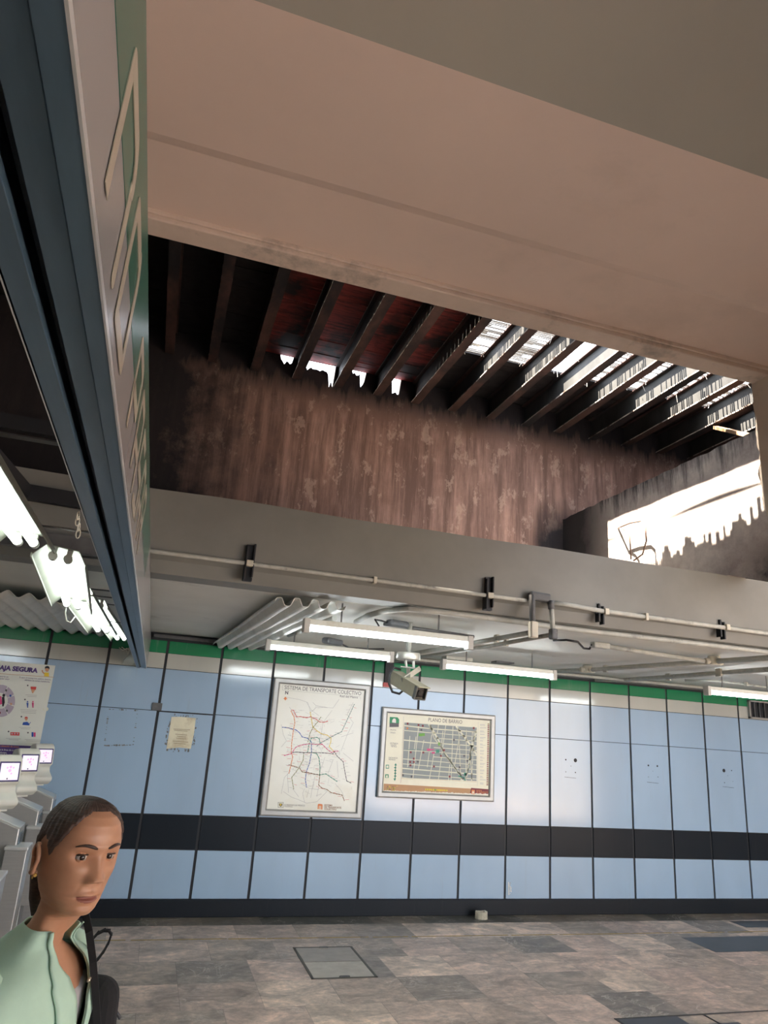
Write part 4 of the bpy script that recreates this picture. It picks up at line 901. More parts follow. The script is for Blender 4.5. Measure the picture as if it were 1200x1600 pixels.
for i in range(19):                                               # right index column
    y = 240 + i * 29; p.line('grey', [(972, y), (972 + random.uniform(18, 55), y + 2)], 0.006)
    if i % 2 == 0: p.line('grey', [(972, y + 10), (1000 + random.uniform(0, 20), y + 12)], 0.004)
for i in range(34):
    y = 232 + i * 16.4; p.rect('maroon' if i % 4 else 'brown', 1046 - i * .3 - 7, y, 1046 - i * .3 + 8, y + 10)
p.shape('tan', [(112, 768), (1050, 822), (1045, 862), (980, 868), (880, 858), (700, 852), (500, 850), (300, 836), (110, 832)])
p.shape('maroon', [(892, 806), (1048, 818), (1042, 866), (880, 858)], .0014); p.shape('orange', [(897, 822), (925, 824), (922, 864), (893, 860)], .0018)
for xx in (901, 911): p.shape('cream', [(xx, 858), (xx + 1, 838), (xx + 5, 835), (xx + 8, 839), (xx + 7, 859)], .0022)
for i, s_ in enumerate(('SISTEMA', 'DE TRANSPORTE', 'COLECTIVO')): p.text('orange', s_, 938, 834 + i * 12, 0.020, lift=.002)
for i in range(46):
    x = 480 + i * 4.4; y = 812 + (x - 480) * .06; h_ = random.uniform(3, 9) if x < 600 or random.random() < .5 else 2
    p.rect('yellow' if random.random() < .8 else 'greentree', x, y, x + 4, y + h_ + 8, .0014)
for i in range(26):
    x = random.uniform(120, 225); y = random.uniform(785, 825); p.rect(random.choice(('yellow', 'greentree', 'brown', 'teal')), x, y, x + random.uniform(4, 14), y + random.uniform(3, 8), .0014)
for i in range(60):                                               # torn white edge along the bottom
    x = 112 + i * 15.5; y = 834 + (x - 112) * .032; p.shape('torn', [(x, y - random.uniform(0, 9)), (x + 16, y - random.uniform(0, 9)), (x + 16, y + 14), (x, y + 14)], .0017)
p.done(t, COLS, NM)
for k in ():
    pass
# --- travel safety poster, cut by the left edge of the frame
t = thing('safety_poster', 'White travel safety poster with purple title pasted on the wall at the left edge', 'poster', (-1.6, D - .013, 1.95))
b = MB(); G = []; YP = D - 0.0125
nx, nz = 26, 22
for j in range(nz + 1):
    r_ = []
    for i in range(nx + 1):
        u_, v_ = i / nx, j / nz; x = -2.34 + 1.295 * u_; z = 1.50 + (2.405 - 1.50) * v_
        bulge = 0.0035 + 0.0025 * noise.noise(Vector((x * 3, z * 5, 1))) + (0.010 * max(0, u_ - .93) / .07 * max(0, 1 - abs(v_ - .55) / .2))
        r_.append(b.bm.verts.new((x, YP - bulge, z)))
    G.append(r_)
for j in range(nz):
    for i in range(nx): fa = b.bm.faces.new((G[j][i], G[j][i + 1], G[j + 1][i + 1], G[j + 1][i])); fa.smooth = True
b.build('sheet', mat('white_poster', (0.74, 0.78, 0.72), 0.5, var=0.02), t)
p = Print(YP - .0075, 0, 1000, 8.0)
p.text('purple', 'VIAJA SEGURA', 462, 408, 0.064, 'RIGHT', bold=0.003, sx=1.02)
p.line('tan', [(-900, 365), (0, 420), (680, 466)], 0.004)
p.text('purple', 'Si usas el transporte público alterno,', 640, 505, 0.021, 'RIGHT'); p.text('purple', 'siéntate en zonas transitadas.', 628, 532, 0.021, 'RIGHT')
p.text('purple', 'y reporta en', 105, 470, 0.022, 'RIGHT'); p.text('purple', 'cualquier caso', 115, 498, 0.022, 'RIGHT')
# generic woman in a yellow shirt
def ell(k, cx, cy, rx, ry, lift=.0009, n=20, a0=0, a1=360): p.shape(k, [(cx + rx * math.cos(math.radians(a0 + (a1 - a0) * i / n)), cy + ry * math.sin(math.radians(a0 + (a1 - a0) * i / n))) for i in range(n)], lift)
ell('black', 590, 352, 30, 28); ell('skin', 588, 372, 24, 26, .0013); p.shape('yellow', [(560, 405), (610, 408), (612, 458), (552, 452)], .0012); ell('black', 590, 340, 28, 14, .0016); p.line('skin', [(555, 420), (532, 400), (528, 380)], .012)
# ring of situations on the left
cx, cy = 10, 760
for a in range(-100, 260, 40):
    p.shape('lilac', [(cx + r_ * math.cos(math.radians(q)), cy + r_ * 1.13 * math.sin(math.radians(q))) for r_, qq in ((178, range(a + 1, a + 40, 4)), (88, range(a + 38, a, -4))) for q in qq])
ell('black', 48, 690, 18, 18); p.shape('black', [(25, 715), (55, 705), (60, 780), (45, 830), (28, 830)]); ell('pink', 5, 720, 16, 18); p.shape('pink', [(-10, 740), (22, 735), (26, 800), (0, 810)], .0012)
for q, k in ((-60, 'dark'), (-25, 'blue'), (15, 'skin'), (55, 'dark'), (95, 'maroon')): ell(k, cx + 133 * math.cos(math.radians(q)), cy + 150 * math.sin(math.radians(q)), 13, 15, .0014); 
# numbered pictograms at the right
for x, y in ((347, 568), (312, 744), (268, 958), (107, 1144), (350, 1158)): ell('dark', x, y, 10, 10)
p.shape('red', [(382, 582), (455, 585), (448, 622), (385, 615)]); p.shape('skin', [(388, 616), (440, 620), (415, 665), (402, 664)])
for x, k in ((345, 'blue'), (412, 'pink')): ell(k, x, 772, 9, 10); p.shape(k, [(x - 14, 785), (x + 12, 786), (x + 6, 848), (x - 4, 848)]); 
ell('red', 328, 975, 20, 16); ell('skin', 328, 992, 16, 16, .0013); p.shape('blue', [(278, 1062), (290, 1028), (340, 1022), (362, 1040), (368, 1068)]); p.line('blue', [(362, 1060), (382, 1028)], .005)
p.shape('red', [(130, 1152), (245, 1155), (243, 1195), (130, 1192)]); 
for x in (150, 185, 220): p.rect('lilac', x - 9, 1162, x + 9, 1180, .0013)
p.rect('blue', 395, 1152, 418, 1210); p.rect('pink', 422, 1155, 445, 1210)
for x, y, l_ in ((320, 685, 140), (345, 705, 110), (256, 868, 200), (262, 888, 190), (268, 908, 180), (240, 1090, 145), (262, 1108, 110), (75, 1228, 185), (110, 1244, 120), (310, 1242, 200), (330, 1260, 170)):
    p.line('grey', [(x, y), (x + l_, y + l_ * .05)], .0035)
p.line('cream', [(548, 820), (600, 620), (640, 540)], .004, .001); ell('cream', 572, 862, 34, 28, .001)
# purple foot band with orange and white lines of text
p.shape('purple', [(-1050, 1262), (510, 1330), (490, 1520), (-1050, 1440)])
for y, l_ in ((1335, 235), (1380, 215), (1408, 80), (1436, 200)): 
    p.text('orange' if y == 1335 else 'white', {1335: 'Si vives alguna situación de acoso', 1380: 'llama a la línea de ayuda', 1408: 'o acércate', 1436: 'al personal de la estación'}[y], l_, y + 10, 0.022, 'RIGHT', bold=.0004, lift=.0015)
p.done(t, COLS, {})
# ================================================================== TURNSTILES AND VALIDATORS (row along y, left)
def turnstile(y, label):
    t = thing('turnstile', label, 'turnstile', (-1.5, y, 0), 'stainless steel turnstiles at the left')
    hw = 0.12; xf = -0.77
    pr = [(-2.35, 0.05), (-2.35, 0.98), (-2.10, 1.13), (-1.40, 1.24), (-1.02, 1.24), (xf, 1.145), (xf, 0.05)]
    b = MB(); b.poly([(x, y - hw, z) for x, z in pr], 2 * hw, (0, 1, 0)); b.build('cabinet', M_steel, t, bevel=0.008)
    b = MB()
    for (x0, z0), (x1, z1) in zip(pr[2:5], pr[3:6]): b.bar((x0, y, z0 + 0.004), (x1, y, z1 + 0.004), 2 * hw - .006, 0.010)
    b.build('top_plate', M_steeltop, t, bevel=0.003)
    MB().box((xf - .002, y - hw + .035, 0.92), (xf + .006, y + hw - .02, 1.11)).build('front_panel', mat('smoked_panel', (0.16, 0.20, 0.24), 0.2, 0.4), t, bevel=.002)
    b = MB(); b.box((xf - .06, y - hw - .075, 0.45), (xf + .085, y + hw - .10, 1.015)); b.build('barrier_post', M_steel, t, bevel=0.006)
    MB().box((xf - .065, y - hw - .08, 1.015), (xf + .09, y + hw - .095, 1.035)).build('post_cap', M_steeltop, t, bevel=.004)
    MB().box((xf - .3, y - hw + .01, 0.0), (xf - .02, y + hw - .01, .06)).box((-2.33, y - hw + .01, 0), (-2.1, y + hw - .01, .06)).build('foot', M_darkfit, t)
    for a in ():
        r_ = math.radians(a); c = Vector((xf - .10, y - hw - .10, 0.86)); MB().tube([c, c + Vector((.08, -.40 * abs(math.cos(r_)) - .02, .36 * math.sin(r_)))], 0.016, 10).build('arm', M_steeltop, t)
    MB().box((-1.12, y - .04, 1.243), (-1.02, y + .04, 1.252)).build('card_slot', mat('white_label', (0.8, 0.82, 0.8), 0.4), t)
def reader(y, label, sc=1.0):
    t = thing('validator', label, 'card reader', (-0.96, y, 1.25), 'white card validators on the turnstiles')
    # side profile in x (towards the passenger, +x) and z: foot lip, waist, screen head
    cx = -0.965
    a = math.radians(0); hw = 0.098
    b = MB(); pr = [(-.075, 1.255), (.055, 1.255), (.105, 1.29), (.108, 1.325), (.045, 1.375), (.035, 1.415), (.070, 1.44), (.055, 1.60), (.020, 1.635), (-.060, 1.62), (-.085, 1.56), (-.060, 1.40)]
    b.poly([(cx + x, -hw, z) for x, z in pr], 2 * hw, (0, 1, 0))
    o = b.build('casing', M_reader, t, bevel=0.022, seg=4)
    s = MB(); s.hexa([(cx + .066, -.080, 1.448), (cx + .072, -.080, 1.448), (cx + .072, .080, 1.448), (cx + .066, .080, 1.448), (cx + .052, -.080, 1.588), (cx + .058, -.080, 1.588), (cx + .058, .080, 1.588), (cx + .052, .080, 1.588)])
    sb = s.build('screen_bezel', mat('navy_bezel', (0.05, 0.045, 0.16), 0.25), t, bevel=.003)
    s = MB(); s.hexa([(cx + .0715, -.068, 1.460), (cx + .0735, -.068, 1.460), (cx + .0735, .068, 1.460), (cx + .0715, .068, 1.460), (cx + .0585, -.068, 1.577), (cx + .0605, -.068, 1.577), (cx + .0605, .068, 1.577), (cx + .0585, .068, 1.577)])
    sn = s.build('screen', mat('lit_screen', (0.8, 0.75, 0.85), 0.2, em=(0.92, 0.86, 1.0), es=0.38, var=0.02), t)
    g = MB()
    for yy, zz, rr in ((-.02, 1.545, .008), (.004, 1.55, .010), (.026, 1.545, .007), (0.0, 1.525, .012), (.014, 1.505, .007)): 
        xx = cx + .0735 - (zz - 1.46) * .111; g.tube([(xx, yy, zz), (xx + .0012, yy, zz)], rr, 10)
    g.build('screen_graphics', mat('pink_pixels', (0.5, 0.2, 0.35), 0.3, em=(0.85, 0.45, 0.65), es=0.7), t)
    g = MB(); g.tube([(cx + .0725, -.012, 1.470), (cx + .0740, -.012, 1.470)], .006, 10); g.build('screen_button', M_darkfit, t)
    MB().box((cx - .05, -.05, 1.245), (cx + .05, .05, 1.262)).build('foot', M_reader, t)
    # turn the reader a little towards the passenger side and put it on its turnstile
    R_ = Matrix.Rotation(math.radians(-52), 4, 'Z')
    M0 = Matrix.Translation((cx, y, 0)) @ R_ @ Matrix.Translation((-cx, 0, 0))
    for o in t.children:
        o.data.transform(M0)
for y, lab, lab2 in ((8.02, 'Stainless turnstile farthest back, against the panelled wall', 'White card validator farthest back, nearest the panelled wall'),
                     (7.06, 'Stainless turnstile second from the wall, left of the woman', 'White card validator in the middle of the three'),
                     (6.12, 'Stainless turnstile third from the wall, behind the woman', 'White card validator nearest the camera, at the left edge'),
                     (5.14, 'Stainless turnstile nearest the camera, cut by the left edge', None)):
    turnstile(y, lab)
    if lab2: reader(y, lab2)
# ================================================================== WOMAN
def interp(T, z):
    if z > .05 and T is HT: z = .05 + (z - .05) / .86
    if z >= T[0][0]: return T[0][1:]
    for a, c in zip(T[:-1], T[1:]):
        if a[0] >= z >= c[0]:
            f_ = (a[0] - z) / (a[0] - c[0]); f_ = f_ * f_ * (3 - 2 * f_) * .35 + f_ * .65
            return tuple(p_ + (q_ - p_) * f_ for p_, q_ in zip(a[1:], c[1:]))
    return T[-1][1:]
# z, half width, front, back   (metres, head-local: face +y, z up, origin at the middle of the head)
HT = [(.1180, .002, .004, -.004), (.1165, .018, .022, -.022), (.112, .032, .038, -.042), (.104, .046, .056, -.060), (.092, .058, .072, -.075), (.075, .068, .083, -.088), (.055, .0745, .089, -.096), (.035, .0765, .0915, -.0995),
      (.015, .0765, .0885, -.0995), (-.005, .0750, .0880, -.096), (-.025, .0720, .0885, -.089), (-.045, .0680, .0890, -.080), (-.062, .0635, .0890, -.071), (-.078, .0580, .0865, -.064), (-.092, .0500, .0850, -.059), (-.103, .0440, .0790, -.057),
      (-.112, .0450, .0600, -.056), (-.122, .0475, .0340, -.057), (-.135, .0480, .0230, -.059), (-.160, .0490, .0210, -.063), (-.180, .0540, .0230, -.068), (-.195, .070, .030, -.075), (-.210, .105, .042, -.082), (-.225, .140, .055, -.090), (-.245, .168, .068, -.098), (-.28, .182, .085, -.105), (-.33, .178, .100, -.108), (-.39, .160, .115, -.102), (-.46, .140, .100, -.095),
      (-.54, .128, .090, -.090), (-.62, .140, .095, -.100), (-.72, .172, .100, -.120), (-.80, .180, .100, -.120)]
def gs(x, s): return math.exp(-(x / s) ** 2 / 2)
def face(x, z):
    d = 0
    if z > -.045:
        t_ = max(0, min(1, (.026 - z) / .056)); nose = .0215 * t_ ** 1.25 + .001
        if z < -.030: nose *= max(0, 1 - (-.030 - z) / .0085) ** .6
        if z > .026: nose *= max(0, 1 - (z - .026) / .02)
        d += nose * gs(x, .0066 + .0042 * t_) 
        for s in (-1, 1): d += .0095 * gs(x - s * .0135, .0056) * gs(z + .0305, .0058)
    for s in (-1, 1):
        d -= .0120 * gs(x - s * .032, .0135) * gs(z - .010, .0095)
        d += .0045 * gs(x - s * .030, .020) * gs(z - .030, .0065)
        d += .0050 * gs(x - s * .045, .015) * gs(z + .016, .014)
        d -= .0035 * gs(x - s * .046, .012) * gs(z + .052, .018)
        d -= .0016 * gs(x - s * (.022 + max(0, -.035 - z) * .35), .0028) * gs(z + .046, .011)
        d -= .002 * gs(x - s * .024, .003) * gs(z + .0675, .003)
    d += .0055 * gs(x, .0150) * gs(z + .0615, .0042) + .0060 * gs(x, .0140) * gs(z + .0745, .0045) - .0075 * gs(x, .020) * gs(z + .0677, .0019)
    d -= .0012 * gs(x, .003) * gs(z + .052, .005) - .0050 * gs(x, .014) * gs(z + .096, .009) + .0030 * gs(x, .016) * gs(z + .0845, .0045)
    return d
def headpt(th, z, off=0.0):
    w_, fr, bk = interp(HT, z); s, c = math.sin(th), math.cos(th)
    if z > .02: w_ *= 1 - .06 * min(1, (z - .02) / .03); bk *= .94
    e = .86 if z < -.19 else .92
    x = (w_ + off) * math.copysign(abs(s) ** e, s)
    if c >= 0: y = (fr + off) * c ** (.80 if z > -.10 else .9)
    else: y = (bk - off) * abs(c) ** .9
    if c > 0 and z > -.115 and off == 0: y += face(x, z) * min(1, c * 2.2)
    return Vector((x, y, z))
HEAD_C = Vector((-0.107, 1.82, 1.712))
HEAD_YAW = math.radians(180 + 33); BODY_YAW = math.radians(180 + 64)
HM = Matrix.Translation(HEAD_C) @ Matrix.Rotation(HEAD_YAW, 4, 'Z') @ Matrix.Rotation(math.radians(-7), 4, 'X') @ Matrix.Rotation(math.radians(-2), 4, 'Y')
BM0 = Matrix.Translation(HEAD_C) @ Matrix.Rotation(BODY_YAW, 4, 'Z')
def world(v, z=None):
    z = v.z if z is None else z
    f_ = max(0, min(1, (-.105 - z) / .085)); f_ = f_ * f_ * (3 - 2 * f_)
    lean = Vector((0, -0.22 * max(0, -.105 - z) if z > -.45 else -0.22 * .345 - 0.10 * (-.45 - z), 0)) + Vector((0, -0.030 * f_, 0))
    return (HM @ v).lerp(BM0 @ (v + lean), f_)
M_skin = None
def skin_mat():
    m, nt, b = nodes('skin')
    n = noise_t(nt, coords(nt), 30, 4); c = ramp(nt, n, [(0.3, (0.40, 0.205, 0.12)), (0.7, (0.46, 0.24, 0.145))])
    nt.links.new(c, b.inputs['Base Color']); b.inputs['Roughness'].default_value = 0.45
    b.inputs['Subsurface Weight'].default_value = 0.12; b.inputs['Subsurface Radius'].default_value = (0.01, 0.004, 0.002); b.inputs['Subsurface Scale'].default_value = 0.6
    return m
M_skin = skin_mat(); M_lip = mat('lips', (0.26, 0.095, 0.072), 0.4, var=.05)
M_hair = mat('dark_brown_hair', (0.045, 0.024, 0.017), 0.5, var=0.6, scale=60, stretch=(1, 1, 6), bmp=0.3)
M_mint = mat('mint_fabric', (0.40, 0.58, 0.47), 0.8, var=0.05, scale=18, bmp=0.08)
M_top = mat('pale_grey_top', (0.42, 0.40, 0.41), 0.8, var=0.04)
M_trou = mat('dark_trousers', (0.03, 0.032, 0.04), 0.8)
woman = thing('person', 'Woman in a mint green jacket with tied-back dark hair, walking past at the lower left', 'person', (HEAD_C.x - .05, HEAD_C.y, 0))
def loft(mb, zs, ths, off=lambda th, z: 0.0, mi=lambda th, z, p: 0, closed=True):
    rings = []
    for z in zs: rings.append([(mb.bm.verts.new(world(headpt(th, z, off(th, z)), z)), th, z) for th in ths])
    n_ = len(ths)
    for i in range(len(zs) - 1):
        for k in range(n_ if closed else n_ - 1):
            a, c, d_, e = rings[i][k], rings[i][(k + 1) % n_], rings[i + 1][(k + 1) % n_], rings[i + 1][k]
            f_ = mb.bm.faces.new((a[0], c[0], d_[0], e[0])); f_.smooth = True; f_.material_index = mi(a[1], a[2], headpt(a[1], a[2]))
    return rings
ths = [math.copysign(abs(u_) ** 1.25, u_) * PI for u_ in [(-1 + 2 * (k + .5) / 150) for k in range(150)]]
zs = [.1085 - .0016 * i for i in range(150)]; z = zs[-1]
while z > -.80: z -= .02; zs.append(z)
def lipm(th, z, p_):
    if abs(th) > 1.0: return 0
    x = p_.x; wdt = .0235
    if abs(x) > wdt: return 0
    s = math.sqrt(max(0, 1 - (x / wdt) ** 2))
    return 1 if (-.0677 - .0085 * s) < z < (-.0677 + .0068 * s * (1 - .25 * gs(x, .003))) else 0
body = MB(); rg = loft(body, zs, ths, mi=lipm)
body.bm.faces.new([v[0] for v in rg[0]][::-1]); body.bm.faces.new([v[0] for v in rg[-1]])
# eyelids and ears belong to the body surface
EYES = []
for s in (-1, 1):
    c0 = Vector((s * .0315, headpt(math.asin(.0315 / .0765), .010).y, .0105)); c = Vector((s * .0315, c0.y - .0035, .0105)); EYES.append(c)
    for up_, lim in ((1, 0.18), (-1, -0.42)):
        R_ = .0142; G = []
        for j in range(7):
            el = math.radians((25 if up_ == 1 else -21) + up_ * j * 13); row = []
            for i in range(17):
                az = math.radians(-78 + 156 * i / 16); el2 = el * (math.cos(az) ** .5 if j == 0 else 1) - (0 if up_ == 1 else 0)
                row.append(body.bm.verts.new(HM @ (c + Vector((math.sin(az) * math.cos(el2), math.cos(az) * math.cos(el2), math.sin(el2))) * R_)))
            G.append(row)
        for j in range(6):
            for i in range(16): f_ = body.bm.faces.new((G[j][i], G[j][i + 1], G[j + 1][i + 1], G[j + 1][i])); f_.smooth = True
for s in (-1, 1):                     # ears: a curled rim around a shallow bowl
    c = Vector((s * .0745, -.010, -.012))
    prof_ = []
    for k in range(20):
        a = 2 * PI * k / 20; ry = .0155 * (1.15 if math.sin(a) > 0 else .85); rz = .027
        prof_.append(Vector((s * (.010 + .006 * (1 if math.cos(a) < 0 else .1)) , -math.cos(a) * ry * 1 - .004 * math.sin(a), math.sin(a) * rz)))
    for r0 in (1.0,):
        pts = [HM @ (c + q) for q in prof_]; pts.append(pts[0]); body.tube(pts, [.0042 + .0015 * (k > 12 and k < 18) for k in range(21)], 8)
    cen = body.bm.verts.new(HM @ (c + Vector((s * .004, 0, 0)))); vs = [body.bm.verts.new(HM @ (c + q)) for q in prof_]
    for k in range(20): f_ = body.bm.faces.new((vs[k], vs[(k + 1) % 20], cen)); f_.smooth = True
    body.sphere(HM @ (c + Vector((s * .008, .003, -.030))), (.0055, .0075, .008), 12, 8, m=HM)
# arms and hands, legs (mostly outside the picture)
def skinned(joints, edges, name='tmp'):
    me = bpy.data.meshes.new(name); me.from_pydata([j[0] for j in joints], edges, []); o = bpy.data.objects.new(name, me); COL.objects.link(o)
    sk = o.modifiers.new('s', 'SKIN'); 
    for i, j in enumerate(joints):
        r_ = j[1]; me.skin_vertices[0].data[i].radius = (r_, r_); me.skin_vertices[0].data[i].use_root = (i == 0)
    o.modifiers.new('d', 'SUBSURF').levels = 1
    dg = bpy.context.evaluated_depsgraph_get(); m2 = bpy.data.meshes.new_from_object(o.evaluated_get(dg)); bpy.data.objects.remove(o); bpy.data.meshes.remove(me); return m2
def B(x, y, z): return world(Vector((x, y, z)), z)
ARM = {}
for s, swing in ((1, .10), (-1, .02)):
    sh = B(s * .165, -.02, -.245); el_ = B(s * .225, -.06 + swing * .3, -.52); wr = B(s * .21, .06 + swing, -.74); ARM[s] = (sh, el_, wr)
    J = [(sh, .042), (sh.lerp(el_, .5), .040), (el_, .033), (el_.lerp(wr, .4), .032), (wr, .021)]; E_ = [(0, 1), (1, 2), (2, 3), (3, 4)]
    d = (wr - el_).normalized(); sd = d.cross(Vector((0, 0, 1))).normalized(); nrm = sd.cross(d)
    pc = wr + d * .045; J.append((pc, .024)); E_.append((4, 5)); base = 5
    for k, (o_, L) in enumerate(((-.028, .070), (-.009, .078), (.010, .073), (.028, .058))):
        a = wr + d * .085 + sd * o_; J.append((a, .0095)); E_.append((base, len(J) - 1))
        b_ = a + d * L * .45 - nrm * .006; J.append((b_, .0085)); E_.append((len(J) - 2, len(J) - 1))
        c_ = b_ + (d * .7 - nrm * .7) * L * .32; J.append((c_, .0080)); E_.append((len(J) - 2, len(J) - 1))
        d_ = c_ + (d * .4 - nrm * .9) * L * .25; J.append((d_, .0070)); E_.append((len(J) - 2, len(J) - 1))
    a = wr + d * .03 - sd * .030; J.append((a, .011)); E_.append((4, len(J) - 1)); J.append((a + d * .03 - sd * .012 - nrm * .01, .0095)); E_.append((len(J) - 2, len(J) - 1)); J.append((a + d * .055 - sd * .012 - nrm * .02, .0085)); E_.append((len(J) - 2, len(J) - 1))
    body.add(skinned(J, E_))
ft = []
for s, st in ((1, .22), (-1, -.25)):
    hip = B(s * .09, 0, -.80); kn = Vector((hip.x, hip.y, .50)) + BM0.to_3x3() @ Vector((0, st * .55 + .04, 0)); an = Vector((hip.x, hip.y, .09)) + BM0.to_3x3() @ Vector((0, st, 0)); toe = an + BM0.to_3x3() @ Vector((0, .15, -.05))
    body.add(skinned([(hip, .085), (hip.lerp(kn, .5), .075), (kn, .052), (kn.lerp(an, .35), .052), (an, .034), (toe, .028)], [(0, 1), (1, 2), (2, 3), (3, 4), (4, 5)])); ft.append((hip, kn, an, toe))
bo = body.build('body', [M_skin, M_lip], woman)
for f_ in bo.data.polygons: f_.use_smooth = True
# eyes
for s, c in zip((-1, 1), EYES):
    MB().sphere(HM @ c, .0130, 20, 14).build('eyeball', mat('eye_white', (0.40, 0.36, 0.33), 0.2, var=0.02), woman)
    look = Vector((.18, .98, -.02)).normalized(); cc = c + look * .0108
    MB().sphere(HM @ (c + look * .0062), .0080, 16, 10).build('iris', mat('dark_iris', (0.022, 0.012, 0.008), 0.12), woman)
# brows and lashes
for s in (-1, 1):
    b = MB(); pts = []
    for k in range(9):
        u_ = k / 8; x = s * (.013 + .040 * u_); z = .0305 + .0065 * math.sin(u_ * PI * .75) - .004 * u_ ** 3; th = math.asin(min(.99, abs(x) / .0765)); w_, fr, bk = interp(HT, z)
        y = headpt(s * th ** 1.0, z).y; pts.append(HM @ Vector((x, fr * max(.05, 1 - (abs(x) / w_) ** (2 / .92)) ** (.40) + face(x, z) + .0006, z)))
    b.tube(pts, [.0018, .0030, .0034, .0034, .0032, .0028, .0023, .0017, .0008], 8); b.build('eyebrow', M_hair, woman)
    b = MB(); c = EYES[0] if s < 0 else EYES[1]
    b.tube([HM @ (c + Vector((math.sin(a), math.cos(a), math.sin(math.radians(23)) * math.cos(a) ** .5)) * .0144) for a in [math.radians(-66 + 132 * k / 10) for k in range(11)]], [.0006] + [.0017] * 9 + [.0006], 6)
    b.build('eyelashes', M_hair, woman)
# hair: a shell over the skull that dives under the skin at the hairline
def hairline(th):
    a = abs(math.degrees(th)); P_ = [(0, .096), (25, .093), (45, .080), (58, .058), (68, .030), (76, .008), (82, -.004), (90, .022), (100, .030), (108, .010), (118, -.045), (140, -.085), (180, -.095)]
    for p0_, p1_ in zip(P_[:-1], P_[1:]):
        if p0_[0] <= a <= p1_[0]: f_ = (a - p0_[0]) / (p1_[0] - p0_[0]); return p0_[1] + (p1_[1] - p0_[1]) * f_
    return P_[-1][1]
def hoff(th, z):
    d = z - hairline(th); base = max(-.004, min(.0055, d * .5 - .001))
    if base > 0: base += .0009 * math.sin(th * 46 + z * 30 + 2 * math.sin(z * 40)) + .0012 * noise.noise(Vector((th * 8, z * 10, 0)))
    return base
hb = MB(); hz = [.1080 - .0029 * i for i in range(75)]
hr = []
for z in hz:
    row = []
    for k in range(220):
        th = -PI + 2 * PI * k / 220; o_ = hoff(th, z); v = headpt(th, z, o_)
        if o_ <= 0: v = headpt(th, z, 0.0001); v = Vector((v.x * .94, v.y * .94, v.z)) 
        if z > .08: v.z += min(.005, .005 * (z - .08) / .03)
        row.append(hb.bm.verts.new(HM @ v))
    hr.append(row)
for i in range(len(hz) - 1):
    for k in range(220):
        z = hz[i]; th = -PI + 2 * PI * (k + .5) / 220
        if hoff(th, z) > -.0035 or hoff(th, hz[i + 1]) > -.0035:
            f_ = hb.bm.faces.new((hr[i][k], hr[i][(k + 1) % 220], hr[i + 1][(k + 1) % 220], hr[i + 1][k])); f_.smooth = True
hb.bm.faces.new(hr[0][::-1])
ho = hb.build('hair', M_hair, woman)
b = MB(); b.tube([HM @ Vector(q) for q in ((0, -.094, -.02), (0, -.115, -.045), (0, -.122, -.085), (0, -.112, -.13), (.0, -.10, -.17))], [.022, .027, .026, .020, .008], 16); b.build('ponytail', M_hair, woman, smooth=True)
for s in (-1, 1):
    c = Vector((s * .0845, -.006, -.044)); MB().tube([HM @ (c + Vector((0, -.004, .004))), HM @ (c + Vector((0, .010, .001)))], .0035, 10).tube([HM @ (c + Vector((0, -.001, .002))), HM @ (c + Vector((0, .0, -.008)))], .0018, 8).build('earring', mat('gold', (0.75, 0.50, 0.15), 0.25, 0.9), woman)
# pale top under the jacket: low round neck
b = MB(); tz = [-.262 - .012 * i for i in range(44)]
tths = [-PI + 2 * PI * k / 72 for k in range(72)]
def toff(th, z):
    neck = -.285 + .055 * min(1, (abs(th) / 1.0) ** 2)
    return .007 if z < neck else -.012
loft(b, tz, tths, toff); b.build('top', M_top, woman)
# jacket: open front, collar band, sleeves
def jac(th, z):
    o_ = .020
    if z > -.20: o_ = .010 + .012 * max(0, min(1, (-.150 - z) / .05))
    o_ += .004 * noise.noise(Vector((th * 2.2, z * 9, 3))) + .003 * math.sin(th * 7 + z * 25) * max(0, min(1, (-.25 - z) / .1))
    return o_
def gap(z):
    return interp([(-.12, .95), (-.165, .76), (-.20, .44), (-.24, .23), (-.30, .14), (-.36, .11), (-.50, .10), (-.80, .14)], z)[0]
b = MB(); jz = [-.148 - .009 * i for i in range(70)]; NT = 90; rr = []
for z in jz:
    g_ = gap(z); row = []
    for k in range(NT + 1):
        th = g_ - .20 + (2 * PI - 2 * g_) * k / NT; th = th if th <= PI else th - 2 * PI
        row.append(b.bm.verts.new(world(headpt(th, z, jac(th, z)), z)))
    rr.append(row)
for i in range(len(jz) - 1):
    for k in range(NT): f_ = b.bm.faces.new((rr[i][k], rr[i][k + 1], rr[i + 1][k + 1], rr[i + 1][k])); f_.smooth = True
jo = b.build('jacket', M_mint, woman); md = jo.modifiers.new('th', 'SOLIDIFY'); md.thickness = .004; md.offset = 1
